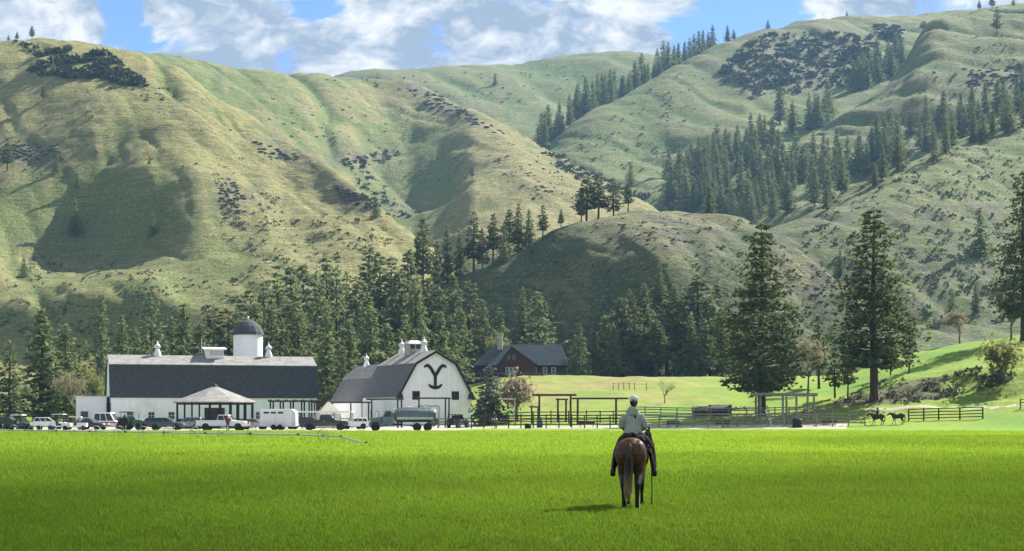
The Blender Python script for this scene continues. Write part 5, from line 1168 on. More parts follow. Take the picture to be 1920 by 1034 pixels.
# long low white canopy and canvas tent
o = thing('flat_canopy', 'long thin white flat canopy on posts behind the black pickup', 'canopy', (XP(608, 236), 236, 0))
MB().box((0, 0, 2.45), (8.6, 2.6, .22)).build('roof', M['white_metal'], o, False, .03)
for x in (-4.1, -1.4, 1.4, 4.1):
    for y in (-1.1, 1.1): MB().box((x, y, 1.15), (.12, .12, 2.4)).build('post', M['grey_wood'], o)
o = thing('canvas_tent', 'cream canvas tent with peaked roof behind the flat canopy', 'tent', (XP(616, 246), 246, 0), R(15))
for i in range(4):
    a = [(-1.7, -1.7), (1.7, -1.7), (1.7, 1.7), (-1.7, 1.7)]; p, q = a[i], a[(i + 1) % 4]
    MB().add([(p[0], p[1], 2.2), (q[0], q[1], 2.2), (.1 * q[0], .1 * q[1], 4.0), (.1 * p[0], .1 * p[1], 4.0), (p[0] * .97, p[1] * .97, 2.17), (q[0] * .97, q[1] * .97, 2.17), (.08 * q[0], .08 * q[1], 3.95), (.08 * p[0], .08 * p[1], 3.95)], [(0, 1, 2, 3), (7, 6, 5, 4), (0, 4, 5, 1), (1, 5, 6, 2), (2, 6, 7, 3), (3, 7, 4, 0)]).build('roof_panel', M['cream_canvas'], o)
    MB().bar((p[0] * .98, p[1] * .98, 1.1), (q[0] * .98, q[1] * .98, 1.1), .03, 2.2).build('wall', M['cream_canvas'], o)
MB().tube([(0, 0, 0), (0, 0, 4.2)], .05, 6).build('pole', M['grey_wood'], o)
def barrel(px, Y, label, mat, h=1.0, r=.32):
    o = thing('barrel', label, 'barrel', (XP(px, Y), Y, surf(px, Y, ('ground',))))
    MB().lathe([(r * .92, 0), (r, .05), (r, h * .32), (r * 1.05, h * .34), (r, h * .36), (r, h * .64), (r * 1.05, h * .66), (r, h * .68), (r, h * .95), (r * .92, h)], 16).build('drum', M[mat], o, True); MB().lathe([(r * .88, h), (r * .88, h + .03)], 16).build('lid', M['black_plastic'], o)
barrel(990, 234, 'black barrel on the ground at the rail fence', 'black_plastic', .7, .5); barrel(1012, 238.5, 'upright blue barrel behind the dark rail fence', 'blue_plastic', 1.5, .45)
barrel(1495, 237, 'big black barrel under the wide pale beam frame', 'black_plastic', 1.25, .75)
def trough(px, Y, label, w):
    o = thing('feed_trough', label, 'trough', (XP(px, Y), Y, surf(px, Y, ('ground',))), R(random.uniform(-5, 5)))
    MB().prism([(-w / 2, .35), (-w / 2 - .08, .85), (w / 2 + .08, .85), (w / 2, .35)], -.35, .35).build('tub', M['dark_wood'], o)
    for x in (-w * .4, w * .4): MB().box((x, 0, .18), (.1, .6, .36)).build('leg', M['dark_wood'], o)
trough(1100, 240, 'dark feed trough behind the dark rail fence', 2.4); trough(1262, 241, 'dark feed trough right of the riding person behind grey rails', 1.8); trough(1355, 241.5, 'low dark feed trough below the two field sheds', 2.0); trough(1555, 242, 'dark feed trough right of the wide beam frame', 2.2)

# wheel line irrigation pipe
A = P(-30, 805.5, 163); Bq = P(676, 828, 112)
o = thing('irrigation_pipe', 'long aluminium irrigation pipe on thin spoked wheels across the field', 'irrigation line', (0, 0, 0))
W0 = Vector((XP(-60, 170), 170, .5)); W1 = Vector((XP(560, 124), 124, .5)); W2 = Vector((XP(640, 116), 116, .48)); W3 = Vector((XP(686, 107.5), 107.5, .12))
npipe = 9; run = [W0.lerp(W1, i / npipe) for i in range(npipe + 1)] + [W2, W3]
for i in range(len(run) - 1):
    a, b = run[i], run[i + 1]; MB().tube([a, (a + b) / 2 + Vector((0, 0, -.04)), b], .065, 8).build('pipe', M['metal'], o, True)
    MB().tube([b - (b - a).normalized() * .12, b + (b - a).normalized() * .12], .095, 8).build('coupling', M['black_plastic'], o)
wl = MB(); wl.tube([(0, .5 * math.cos(R(d)), .5 * math.sin(R(d))) for d in range(0, 361, 12)], .024, 5, False)
for d in range(0, 360, 45): wl.tube([(0, 0, 0), (0, .5 * math.cos(R(d)), .5 * math.sin(R(d)))], .014, 4)
wl.lathe([(.085, -.05), (.085, .05)], 10, axis='X'); wm = wl.mesh('wheel', True)
dirn = math.atan2((W1 - W0).y, (W1 - W0).x)
for i in range(14):
    p = W0.lerp(W1, (i + .5) / 14) if i < 13 else W1.lerp(W2, .6)
    w = link('wheel', wm, M['iron'], o); w.location = (p.x, p.y, .50); w.rotation_euler = (random.uniform(0, 1), 0, dirn + random.uniform(-.05, .05))
for i in range(7):
    p = W0.lerp(W1, (i + 1) / 7.2); MB().tube([(p.x, p.y, .56), (p.x, p.y, .95)], .02, 5).lathe([(.05, .95), (.03, 1.05)], 6, (p.x, p.y, 0)).build('sprinkler', M['metal'], o)
MB().lathe([(.09, -.02), (.09, .16)], 10, (W3.x, W3.y, .06)).build('end_plug', M['black_plastic'], o)
# ------------------------------------------------------------------ horses and people (facing +Y, feet on z = 0)
def coat(name, col, dark_leg=True, sheen=0.0, var=.3):
    t = NT(name); v = t.coord('Object'); s = t.n('ShaderNodeSeparateXYZ'); t.L.new(v, s.inputs[0])
    f = t.noise(v, 7, 5, .65, (1, .5, 2)); c = t.mix(t.ramp(f, .3, .7), tuple(x * (1 - var) for x in col), tuple(x * (1 + var) for x in col))
    if dark_leg:  # black points of a bay coat
        z = t.math('ADD', s.outputs[2], t.math('MULTIPLY', t.math('SUBTRACT', f, .5), .4)); m_ = t.ramp(z, .45, 1.25)
        c = t.mix(m_, (.014, .010, .008), c)
    t.L.new(c, t.b.inputs['Base Color']); t.b.inputs['Roughness'].default_value = .5; t.b.inputs['Specular IOR Level'].default_value = .28
    t.b.inputs['Sheen Weight'].default_value = sheen; t.b.inputs['Sheen Roughness'].default_value = .4
    t.bump(t.noise(v, 60, 3, .6, (1, 1, .3)), .15, .01); return t.m
M['bay'] = coat('bay_coat', (.095, .042, .021), sheen=0); M['dark_coat'] = coat('dark_coat', (.03, .02, .016)); M['brown_coat'] = coat('brown_coat', (.14, .06, .03))
M['hoof'] = pm('hoof', (.05, .045, .04), .5, .2, 8, 0); M['white_sock'] = pm('white_sock', (.62, .58, .52), .8, .1, 12, 0)
M['black_hair'] = pm('black_hair', (.014, .011, .010), .5, .3, 20, 0)
def hair_mat():
    t = NT('flaxen_tail'); v = t.coord('Object'); s = t.n('ShaderNodeSeparateXYZ'); t.L.new(v, s.inputs[0])
    f = t.noise(v, 28, 3, .6, (1, 1, .12)); dk = t.ramp(t.math('ADD', s.outputs[2], t.math('MULTIPLY', f, .9)), .75, 1.45)
    c = t.mix(dk, t.mix(t.ramp(f, .35, .65), (.16, .10, .05), (.46, .36, .22)), (.030, .016, .010)); t.L.new(c, t.b.inputs['Base Color']); t.b.inputs['Roughness'].default_value = .5; return t.m
M['tail_hair'] = hair_mat()
M['skin'] = pm('skin', (.48, .27, .19), .55, .1, 8, 0); M['sage_jacket'] = pm('sage_jacket', (.37, .40, .36), .85, .16, 5, .9, .05, stretch=(1, 1, .55))
M['dark_denim'] = pm('dark_denim', (.016, .018, .026), .85, .25, 14, .3); M['boot'] = pm('boot_leather', (.018, .012, .010), .45, .2, 8, 0)
M['saddle_leather'] = pm('saddle_leather', (.028, .016, .012), .5, .3, 8, .2); M['pad'] = pm('saddle_pad', (.03, .03, .035), .95, .2, 12, .2)
M['cap'] = pm('pale_cap', (.60, .62, .62), .8, .08, 8, 0); M['dark_red'] = pm('dark_red_shirt', (.14, .03, .03), .85, .2, 8, 0); M['denim'] = pm('blue_denim', (.05, .08, .14), .85, .2, 8, 0)
M['dark_shirt'] = pm('dark_shirt', (.02, .02, .022), .85, .2, 8, 0)

def horse_shell(stance, head=(0, 0), W=1.0):
    """stance: y offsets of (left hind, right hind, left fore, right fore); head = (sideways, up)"""
    mb = MB()
    ring = [(-.84, 1.20, .10, .14), (-.79, 1.20, .21, .25), (-.66, 1.20, .295, .325), (-.48, 1.20, .32, .345), (-.28, 1.17, .305, .325), (-.05, 1.12, .30, .315), (.18, 1.10, .315, .33), (.40, 1.11, .295, .345), (.60, 1.13, .255, .345), (.76, 1.14, .19, .27), (.85, 1.13, .09, .15)]
    mb.tube([(0, y, z) for y, z, a, b in ring], [(a * W, b) for y, z, a, b in ring], 20)
    for s in (-1, 1):  # round quarters
        mb.ell((s * .15 * W, -.60, 1.20), (.185, .26, .30)); mb.ell((s * .15, -.50, .98), (.15, .23, .25)); mb.ell((s * .13, .52, 1.05), (.14, .22, .30))
    mb.ell((0, .42, 1.40), (.10, .26, .12)); mb.ell((0, -.48, 1.47), (.20, .28, .08))
    hx, hz = head
    mb.tube([(0, .50, 1.22), (hx * .12, .70, 1.36 + hz * .15), (hx * .45, .92, 1.56 + hz * .55), (hx * .85, 1.08, 1.70 + hz * .9)], [(.17, .30), (.14, .25), (.095, .18), (.08, .13)], 16)
    pol = Vector((hx, 1.13, 1.72 + hz)); d = Vector((hx * .55 + .02, .42, -.34)).normalized()
    mb.tube([pol - d * .05, pol + d * .08, pol + d * .22, pol + d * .36, pol + d * .48, pol + d * .56], [(.07, .09), (.085, .125), (.082, .115), (.062, .08), (.055, .062), (.04, .045)], 14)
    sd = Vector((d.y, -d.x, 0)).normalized()
    for s in (-1, 1):
        b = pol + sd * s * .055 + Vector((0, -.01, .05)); mb.tube([b - Vector((0, 0, .05)), b + sd * s * .01 + Vector((0, 0, .06)), b + sd * s * .02 + Vector((0, .02, .19))], [(.03, .022), (.038, .018), (.006, .006)], 8)
    hoofs = []
    for i, (s, front) in enumerate(((-1, 0), (1, 0), (-1, 1), (1, 1))):
        o = stance[i]
        if not front:
            x = s * .155; y0 = -.50
            mb.tube([(x * .95, y0, 1.12), (x * 1.12, y0 + .10 + o * .3, .86), (x * 1.08, y0 - .02 + o * .55, .70), (x * 1.0, y0 - .20 + o * .75, .53), (x * .97, y0 - .18 + o * .85, .40), (x * .95, y0 - .14 + o * .95, .18), (x * .95, y0 - .10 + o, .09), (x * .95, y0 - .06 + o, .0)],
                    [(.15, .22), (.135, .17), (.10, .12), (.068, .085), (.050, .058), (.046, .052), (.052, .058), (.062, .068)], 12); hoofs.append((x * .95, y0 - .06 + o))
        else:
            x = s * .145; y0 = .52
            mb.tube([(x, y0, 1.05), (x * 1.05, y0 - .04, .82), (x, y0 + o * .4, .62), (x, y0 + o * .62, .44), (x * .98, y0 + o * .75, .32), (x * .98, y0 + o * .93, .15), (x * .98, y0 + .03 + o, .08), (x * .98, y0 + .05 + o, .0)],
                    [(.11, .15), (.085, .11), (.062, .075), (.052, .06), (.038, .042), (.037, .042), (.045, .05), (.056, .062)], 12); hoofs.append((x * .98, y0 + .05 + o))
    return mb, hoofs
def make_tail(parent, mat, n=90, L=1.0, seed=1, sway=0.0):
    rng = random.Random(seed); mb = MB(); r0 = Vector((0, -.82, 1.36))
    mb.tube([(0, -.76, 1.40), (0, -.86, 1.33), (sway * .2, -.92, 1.15), (sway * .4, -.93, .95)], [.05, .055, .045, .02], 8)
    for i in range(n):
        a = rng.uniform(0, 6.28); q = rng.random() ** .5; ox, oy = math.cos(a) * q, math.sin(a) * q; ln = L * rng.uniform(.72, 1.0)
        pts = [r0 + Vector((ox * .03, oy * .03, 0)), r0 + Vector((ox * .06 + sway * .15, -.09 + oy * .04, -.22 * ln)), r0 + Vector((ox * .095 + sway * .5, -.11 + oy * .06, -.58 * ln)), r0 + Vector((ox * .075 + sway * .8 + rng.uniform(-.02, .02), -.09 + oy * .05, -.86 * ln)), r0 + Vector((ox * .035 + sway + rng.uniform(-.03, .03), -.06 + oy * .03, -1.02 * ln))]
        mb.tube(pts, [.012, .014, .014, .010, .003], 4, False)
    return mb.build('tail', mat, parent, True)
def make_mane(parent, mat, hx=0.0, hz=0.0, seed=2):
    rng = random.Random(seed); mb = MB()
    for i in range(60):
        t_ = i / 59; base = Vector((0, .52, 1.50)).lerp(Vector((hx, 1.12, 1.82 + hz)), t_); s = rng.choice((-1, -1, 1)); mb.tube([base, base + Vector((s * .07, .01, .0)), base + Vector((s * rng.uniform(.10, .14), -.02, -rng.uniform(.12, .24)))], [.014, .012, .003], 4, False)
    return mb.build('mane', mat, parent, True)

RP = P(1187, 953, 34.6); RP.z = 0; RZ = R(-9)
hz_t = thing('horse', 'bay horse seen from behind standing in the green field', 'horse', RP, RZ)
sh, hf = horse_shell((.08, -.10, -.05, .12), (.20, -.12), 1.05)
body = flesh(sh, 'body', M['bay'], hz_t, .017, 6)
make_tail(hz_t, M['tail_hair'], 150, 1.14, 3, -.05); make_mane(hz_t, M['black_hair'], .20, -.12)
for (x, y) in hf: MB().lathe([(.072, 0), (.066, .05), (.056, .09)], 12, (x, y, 0)).build('hoof', M['hoof'], hz_t, True)
x, y = hf[1]; MB().tube([(x * 1.0, y - .045, .30), (x, y - .055, .20), (x, y - .035, .09), (x, y - .01, .055)], [.046, .046, .054, .062], 12).build('white_sock', M['white_sock'], hz_t, True)
# saddle and pad
sd_ = thing('saddle', 'dark western saddle on a black pad under the rider', 'saddle', RP, RZ)
pm_ = MB(); N_ = 14
def drape(mb, y0, y1, half, off, th=.02):
    rows = []
    for yy in np.linspace(y0, y1, 6):
        zc = np.interp(yy, [-.28, -.05, .18, .4], [1.17, 1.12, 1.10, 1.11]); a = np.interp(yy, [-.28, -.05, .18, .4], [.315, .31, .325, .305]) * 1.05 + off; b = np.interp(yy, [-.28, -.05, .18, .4], [.325, .325, .345, .37]) + off
        rows.append([(a * math.sin(t_), yy, zc + b * math.cos(t_)) for t_ in np.linspace(-half, half, N_)])
    vs_ = [p for r_ in rows for p in r_]; n = len(vs_); vs_ += [(p[0] * 1.0 + math.copysign(th, p[0]) * .7, p[1], p[2] + th) for p in vs_]
    fs = []
    for i in range(5):
        for j in range(N_ - 1):
            a = i * N_ + j; fs.append((a, a + 1, a + N_ + 1, a + N_)); fs.append((n + a, n + a + N_, n + a + N_ + 1, n + a + 1))
    ed = [(i * N_) for i in range(6)] + [5 * N_ + j for j in range(1, N_)] + [i * N_ + N_ - 1 for i in range(4, -1, -1)] + [j for j in range(N_ - 2, 0, -1)]
    for i in range(len(ed)): a, b = ed[i], ed[(i + 1) % len(ed)]; fs.append((a, b, n + b, n + a))
    mb.add(vs_, fs)
q = MB(); drape(q, -.32, .42, 1.25, .012); q.build('pad', M['pad'], sd_, True)
q = MB(); drape(q, -.24, .36, 1.0, .04, .035); q.build('skirt', M['saddle_leather'], sd_, True)
q = MB(); q.tube([(-.24, -.16, 1.46), (-.15, -.24, 1.56), (0, -.27, 1.60), (.15, -.24, 1.56), (.24, -.16, 1.46)], [.05, .06, .06, .06, .05], 10); q.build('cantle', M['saddle_leather'], sd_, True)
MB().tube([(0, .30, 1.44), (0, .36, 1.58), (0, .38, 1.62)], [.06, .04, .055], 10).build('horn', M['saddle_leather'], sd_, True)
for s in (-1, 1):
    f_ = MB().tube([(s * .36, .08, 1.30), (s * .43, .14, 1.05), (s * .45, .12, .82)], [(.02, .12), (.018, .08), (.012, .03)], 8).build('fender', M['saddle_leather'], sd_, True)
    MB().tube([(s * .45, .14 + .07 * math.sin(a), .77 - .07 * math.cos(a)) for a in [R(d) for d in range(0, 361, 30)]], [(.05, .012)] * 13, 6, False).build('stirrup', M['saddle_leather'], f_, True)
MB().tube([(.40, .02, 1.20), (.40, -.02, .8), (.41, -.03, .42), (.405, -.03, .10)], [.012, .012, .012, .016], 6).build('hanging_strap', M['saddle_leather'], sd_, True)
# bridle on the horse
hp = Vector((.20, 1.13, 1.60)); hd = Vector((.13, .42, -.34)).normalized()
br = MB()
for dd, rr_ in ((.10, (.095, .135)), (.40, (.067, .08))): br.tube([hp + hd * (dd - .012), hp + hd * (dd + .012)], [rr_, rr_], 14)
br.build('bridle', M['saddle_leather'], hz_t, True)

def hand(mb, w, d, up, s, curl=.6):
    """palm at wrist w pointing d, five separate curled fingers"""
    w = Vector(w); d = Vector(d).normalized(); up = Vector(up).normalized(); sd = d.cross(up).normalized()
    mb.tube([w - d * .02, w + d * .04, w + d * .085], [(.026, .020), (.038, .016), (.036, .013)], 10)
    for i, ln in enumerate((.068, .078, .074, .058)):
        b = w + d * .085 + sd * (.027 - i * .018); k1 = (d * math.cos(curl) - up * math.sin(curl)).normalized(); k2 = (d * math.cos(curl * 2.2) - up * math.sin(curl * 2.2)).normalized()
        mb.tube([b - d * .02, b, b + k1 * ln * .5, b + k1 * ln * .5 + k2 * ln * .5], [.010, .0095, .0085, .007], 6)
    b = w + d * .03 + sd * .034 * s; mb.tube([b - sd * .02 * s, b + (sd * s * .5 + d * .6).normalized() * .035, b + (d - up * .5).normalized() * .06 + sd * s * .018], [.013, .011, .008], 6)
def head_shell(mb, c, s=1.0):
    c = Vector(c); mb.ell(c + Vector((0, -.01, .02)) * s, (.076 * s, .095 * s, .10 * s)); mb.ell(c + Vector((0, .03, -.05)) * s, (.058 * s, .065 * s, .075 * s))
    mb.tube([c + Vector((0, .085, .015)) * s, c + Vector((0, .112, -.028)) * s, c + Vector((0, .085, -.04)) * s], [.010 * s, .016 * s, .012 * s], 6)
    for q in (-1, 1): mb.ell(c + Vector((q * .078, -.005, -.01)) * s, (.012 * s, .022 * s, .033 * s)); mb.ell(c + Vector((q * .03, .082, .012)) * s, (.015 * s, .012 * s, .010 * s))
    mb.ell(c + Vector((0, .083, -.068)) * s, (.026 * s, .012 * s, .009 * s))
def seated(name, label, loc, rz, jacket, trousers, cap, hair, scale=1.0, voxel=.013, fine=True, parent_hand=True):
    o = thing(name, label, 'person', loc, rz, scale=scale)
    hc = Vector((.01, .08, 2.315))
    b = MB(); b.tube([(0, .02, 1.56), (0, .03, 1.74), (0, .04, 1.96), (0, .04, 2.08), (0, .05, 2.15), (.005, .06, 2.24)], [(.15, .11), (.12, .09), (.155, .10), (.15, .08), (.055, .055), (.05, .05)], 14)
    head_shell(b, hc)
    arms = [[(s * .155, .04, 2.02), (s * .235, .02, 1.89), (s * .265, .03, 1.79), (s * .20, .20, 1.73), (s * .12, .33, 1.72)] for s in (-1, 1)]
    legs = [[(s * .11, .04, 1.56), (s * .25, .20, 1.45), (s * .375, .36, 1.24), (s * .415, .27, 1.03), (s * .44, .17, .84)] for s in (-1, 1)]
    for a in arms: b.tube(a, [.05, .042, .036, .032, .024], 10)
    for l in legs: b.tube(l, [.085, .078, .058, .05, .038], 10)
    for s in (-1, 1): b.tube([(s * .44, .15, .86), (s * .445, .17, .79), (s * .455, .32, .77)], [.036, .042, .032], 8); hand(b, (s * .12, .33, 1.72), (-s * .35, 1, -.05), (0, .1, 1), -s)
    flesh(b, 'body', M['skin'], o, voxel if fine else .02, 2)
    j = MB(); j.tube([(0, .02, 1.57), (0, .025, 1.66), (0, .03, 1.80), (0, .04, 1.96), (0, .035, 2.06), (0, .04, 2.13), (0, .05, 2.19)], [(.205, .155), (.20, .15), (.178, .135), (.185, .135), (.15, .11), (.095, .09), (.072, .075)], 18)
    for a in arms: j.tube([a[0], a[1], a[2], a[3], Vector(a[3]).lerp(Vector(a[4]), .85)], [.078, .072, .064, .055, .046], 12)
    j.ell((0, -.055, 2.13), (.13, .075, .085)); j.ell((0, -.08, 2.06), (.10, .05, .07))
    flesh(j, 'jacket', M[jacket], o, voxel, 3)
    tr_ = MB(); tr_.tube([(0, .02, 1.52), (0, .02, 1.62)], [(.19, .15), (.18, .14)], 14)
    for l in legs: tr_.tube([l[0], l[1], l[2], l[3], Vector(l[3]).lerp(Vector(l[4]), .8)], [.125, .115, .085, .074, .066], 12)
    for s in (-1, 1): tr_.ell((s * .12, -.02, 1.56), (.11, .12, .10))
    flesh(tr_, 'trousers', M[trousers], o, voxel, 3)
    for s in (-1, 1):
        bt = MB(); bt.tube([(s * .425, .225, .98), (s * .44, .17, .86), (s * .445, .14, .79), (s * .45, .24, .775), (s * .465, .36, .765), (s * .47, .40, .765)], [.062, .055, .056, .05, .043, .02], 12); bt.box((s * .447, .14, .735), (.07, .07, .05))
        flesh(bt, 'boot', M['boot'], o, .011, 2)
    if hair:
        h = MB(); h.ell(hc + Vector((0, -.03, -.02)), (.084, .085, .105)); h.tube([hc + Vector((0, -.10, .02)), hc + Vector((.01, -.14, -.03)), hc + Vector((.03, -.15, -.16)), hc + Vector((.045, -.165, -.30)), hc + Vector((.04, -.16, -.40))], [.022, .03, .03, .025, .008], 8)
        flesh(h, 'hair', M['black_hair'], o, .009, 2)
    if cap:
        c = MB(); c.ell(hc + Vector((0, -.005, .055)), (.100, .122, .090)); c.tube([hc + Vector((0, .08, .055)), hc + Vector((0, .15, .045)), hc + Vector((0, .185, .035))], [(.075, .012), (.07, .010), (.04, .008)], 12)
        cp = flesh(c, 'cap', M['cap'], o, .009, 2); MB().ell(hc + Vector((0, -.108, .045)), (.030, .014, .024)).build('cap_opening', M['black_hair'], cp)
        MB().ell(hc + Vector((0, -.005, .145)), (.012, .012, .006)).build('button', M['cap'], cp)
    return o
seated('person', 'person in pale sage jacket, light cap and dark braid riding the bay horse', RP, RZ, 'sage_jacket', 'dark_denim', True, True)

# distant horses and riders share one lighter body
def far_horse(px, Y, label, rz, mat, seed, rider=None, sc=1.12):
    p = Vector((XP(px, Y), Y, surf(px, Y, ('ground',)))); o = thing('horse', label, 'horse', p, rz, scale=sc)
    s, hf2 = horse_shell((.18, -.15, -.16, .2), (0, -.22), 1.0); flesh(s, 'body', M[mat], o, .04, 3); make_tail(o, M['black_hair'], 24, .95, seed); make_mane(o, M['black_hair'], 0, -.22)
    for (x, y) in hf2: MB().lathe([(.075, 0), (.06, .09)], 8, (x, y, 0)).build('hoof', M['hoof'], o)
    if rider:
        r_ = seated('person', rider[0], p, rz, rider[1], rider[2], False, True, sc, .03, False)
    return o
far_horse(1646, 241, 'dark saddle horse carrying a rider, walking left along the rails', R(84), 'dark_coat', 4, ('person in dark clothes riding the distant dark horse', 'dark_shirt', 'dark_denim'))
far_horse(1684, 241.5, 'riderless dark horse following behind the distant rider', R(88), 'dark_coat', 5)
far_horse(927, 233, 'brown horse carrying a rider beside the barn fence', R(165), 'brown_coat', 6, ('person in dark top riding the brown horse beside the barn fence', 'dark_shirt', 'denim'), 1.0)
def standing(px, Y, label, rz, top, legs_m, sc=1.0):
    o = thing('person', label, 'person', (XP(px, Y), Y, 0), rz, scale=sc); b = MB(); hc = Vector((0, .03, 1.62))
    b.tube([(0, 0, .92), (0, 0, 1.1), (0, .01, 1.3), (0, 0, 1.42), (0, .01, 1.55)], [(.14, .10), (.12, .09), (.16, .11), (.14, .07), (.05, .05)], 12); head_shell(b, hc)
    ar = [[(s * .18, 0, 1.40), (s * .23, -.02, 1.15), (s * .22, .10, .92)] for s in (-1, 1)]; lg = [[(s * .09, 0, .92), (s * .11, .03, .5), (s * .12, -.02, .08)] for s in (-1, 1)]
    for a in ar: b.tube(a, [.05, .04, .028], 8)
    for l in lg: b.tube(l, [.085, .06, .04], 8)
    for s in (-1, 1): b.tube([(s * .12, -.04, .05), (s * .13, .16, .04)], [.045, .03], 8); hand(b, ar[0 if s < 0 else 1][2], (0, .3, -1), (0, 1, .2), s)
    flesh(b, 'body', M['skin'], o, .018, 2)
    j = MB(); j.tube([(0, 0, .88), (0, 0, 1.1), (0, .01, 1.3), (0, 0, 1.44), (0, .01, 1.5)], [(.18, .13), (.155, .115), (.19, .135), (.17, .09), (.07, .07)], 12)
    for a in ar: j.tube([a[0], a[1], Vector(a[1]).lerp(Vector(a[2]), .85)], [.075, .06, .05], 8)
    flesh(j, 'jacket', M[top], o, .02, 2); t_ = MB(); t_.tube([(0, 0, .85), (0, 0, .95)], [(.165, .12), (.16, .12)], 12)
    for l in lg: t_.tube(l, [.11, .08, .065], 8)
    flesh(t_, 'trousers', M[legs_m], o, .02, 2)
    for s in (-1, 1): MB().tube([(s * .12, -.05, .06), (s * .125, .06, .05), (s * .135, .20, .04)], [.055, .05, .03], 8).build('boot', M['boot'], o, True)
    h = MB(); h.ell(hc + Vector((0, -.02, .03)), (.085, .095, .095)); h.build('hair', M['black_hair'], o, True)
standing(427, 205.5, 'person in dark red top and blue jeans standing by the white pickup door', R(200), 'dark_red', 'denim', 1.05)
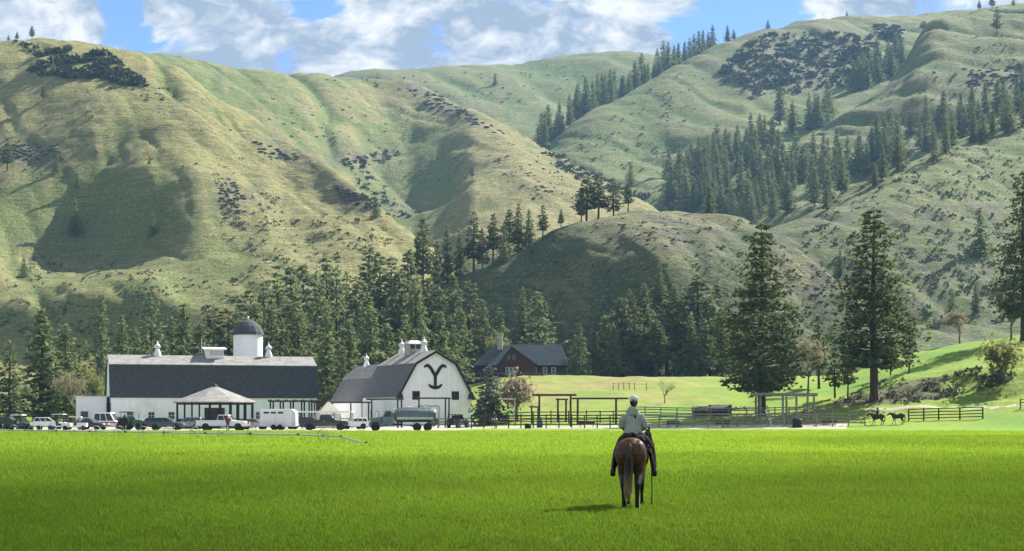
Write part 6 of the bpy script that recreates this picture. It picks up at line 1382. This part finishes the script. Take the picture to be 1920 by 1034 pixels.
# ------------------------------------------------------------------ grass blades on the field
def grass():
    t = NT('grass_blade'); oi = t.attr('hue').outputs['Fac']; pos = t.coord('Position')
    c = t.mix(oi, (.036, .155, .019), (.115, .25, .024)); c = t.mix(t.math('MULTIPLY', t.ramp(t.noise(pos, .35, 5, .7, (1, .45, 1)), .42, .66), .75), c, (.028, .105, .016))
    c = t.mix(t.math('MULTIPLY', t.ramp(t.noise(pos, .09, 4, .6, (1, .4, 1)), .5, .7), .5), c, (.22, .31, .028))
    t.L.new(c, t.b.inputs['Base Color']); t.b.inputs['Roughness'].default_value = .6; t.b.inputs['Specular IOR Level'].default_value = .2
    tr = t.n('ShaderNodeBsdfTranslucent'); t.L.new(t.mix(.45, c, (.48, .62, .030)), tr.inputs['Color'])
    ms = t.n('ShaderNodeMixShader'); ms.inputs[0].default_value = .58; t.L.new(t.b.outputs[0], ms.inputs[1]); t.L.new(tr.outputs[0], ms.inputs[2]); t.L.new(ms.outputs[0], t.out.inputs[0])
    rng = np.random.default_rng(3); n = 60; V = []; F = []; H = []
    for i in range(n):
        a = rng.uniform(0, 6.28); q = rng.random() ** .5 * .17; x, y = math.cos(a) * q, math.sin(a) * q; h = rng.uniform(.035, .095); ln = rng.normal(size=2) * h * .38; w = rng.uniform(.003, .006); b = rng.uniform(0, 3.14); wx, wy = math.cos(b) * w, math.sin(b) * w
        k = len(V); V += [(x - wx, y - wy, -.01), (x + wx, y + wy, -.01), (x + ln[0] * .4 + wx * .8, y + ln[1] * .4 + wy * .8, h * .6), (x + ln[0] * .4 - wx * .8, y + ln[1] * .4 - wy * .8, h * .6), (x + ln[0], y + ln[1], h)]
        F += [(k, k + 1, k + 2, k + 3), (k + 3, k + 2, k + 4)]; H += [rng.random()] * 5
    me = bpy.data.meshes.new('grass'); me.from_pydata(V, [], F); at = me.attributes.new('hue', 'FLOAT', 'POINT'); at.data.foreach_set('value', H); me.materials.append(t.m)
    o = link('grass', me); tag(o, 'short lush green grass covering the flat field', 'grass', kind='stuff')
    g = bpy.data.node_groups.new('scatter', 'GeometryNodeTree'); g.interface.new_socket('Geometry', in_out='INPUT', socket_type='NodeSocketGeometry'); g.interface.new_socket('Geometry', in_out='OUTPUT', socket_type='NodeSocketGeometry')
    N = g.nodes; L = g.links; gi = N.new('NodeGroupInput'); go = N.new('NodeGroupOutput'); jn = N.new('GeometryNodeJoinGeometry')
    zones = [(20, 27, 10, 34, 1.0), (27, 36, 13, 26, 1.0), (36, 48, 17, 17, 1.15), (48, 66, 23, 9, 1.4), (66, 95, 33, 4.2, 1.8), (95, 140, 48, 2.0, 2.3), (140, 190, 64, 1.1, 2.6)]
    for i, (y0, y1, hx, den, sc) in enumerate(zones):
        gr = N.new('GeometryNodeMeshGrid'); gr.inputs['Size X'].default_value = 2 * hx; gr.inputs['Size Y'].default_value = y1 - y0; gr.inputs['Vertices X'].default_value = 2; gr.inputs['Vertices Y'].default_value = 2
        tf = N.new('GeometryNodeTransform'); tf.inputs['Translation'].default_value = (0, (y0 + y1) / 2, 0); L.new(gr.outputs[0], tf.inputs[0])
        dp = N.new('GeometryNodeDistributePointsOnFaces'); dp.inputs['Density'].default_value = den; dp.inputs['Seed'].default_value = i; L.new(tf.outputs[0], dp.inputs[0])
        ip = N.new('GeometryNodeInstanceOnPoints'); L.new(dp.outputs[0], ip.inputs['Points']); L.new(gi.outputs[0], ip.inputs['Instance'])
        rv = N.new('FunctionNodeRandomValue'); rv.data_type = 'FLOAT_VECTOR'; rv.inputs[0].default_value = (-.12, -.12, 0); rv.inputs[1].default_value = (.12, .12, 6.28); L.new(rv.outputs[0], ip.inputs['Rotation'])
        rs = N.new('FunctionNodeRandomValue'); rs.data_type = 'FLOAT'; rs.inputs[2].default_value = .7 * sc; rs.inputs[3].default_value = 1.35 * sc; L.new([q for q in rs.outputs if q.type == 'VALUE'][0], ip.inputs['Scale'])
        L.new(ip.outputs[0], jn.inputs[0])
    L.new(jn.outputs[0], go.inputs[0]); md = o.modifiers.new('scatter', 'NODES'); md.node_group = g
grass()

# ------------------------------------------------------------------ a drifting cloud, high to the right, whose shadow lies on the near field
def cloud(name, label, target, rx, ry, alt, n, seed, dens=.16):
    t = NT('cloud_' + name); t.b.inputs['Base Color'].default_value = (.9, .9, .92, 1); t.b.inputs['Roughness'].default_value = 1
    tp = t.n('ShaderNodeBsdfTransparent'); ms = t.n('ShaderNodeMixShader'); ms.inputs[0].default_value = dens
    t.L.new(tp.outputs[0], ms.inputs[1]); t.L.new(t.b.outputs[0], ms.inputs[2]); t.L.new(ms.outputs[0], t.out.inputs[0])
    rng = random.Random(seed); mb = MB(); c = Vector(target) + SUN * (alt / SUN.z)
    for i in range(n):
        a = rng.uniform(0, 6.28); q = min(1.6, math.sqrt(-math.log(max(1e-4, rng.random()))) * .62); r = rng.uniform(.14, .30) * min(rx, ry)
        mb.ell((c.x + math.cos(a) * q * rx, c.y + math.sin(a) * q * ry, c.z + rng.uniform(-.3, .6) * r), (r * 1.5, r * 1.2, r * .5), 10, 6)
    o = mb.build('cloud', t.m, None, True); tag(o, label, 'cloud', kind='stuff'); return o
cloud('near', 'soft white cloud drifting high above the field', (0, -42, 0), 190, 105, 620, 240, 4, .18)

# ------------------------------------------------------------------ air
def haze():
    t = NT('haze'); 
    for l in list(t.out.inputs[0].links): t.L.remove(l)
    v = t.n('ShaderNodeVolumePrincipled'); v.inputs['Color'].default_value = (.36, .62, 1.0, 1); v.inputs['Density'].default_value = HAZE; v.inputs['Anisotropy'].default_value = 0.0
    t.L.new(v.outputs[0], t.out.inputs['Volume'])
    o = MB().box((0, 2050, 225), (9400, 4300, 472)).build('haze', t.m); tag(o, 'thin blue air between the ranch and the far hills', 'haze', kind='stuff')
HAZE = .00008
haze()
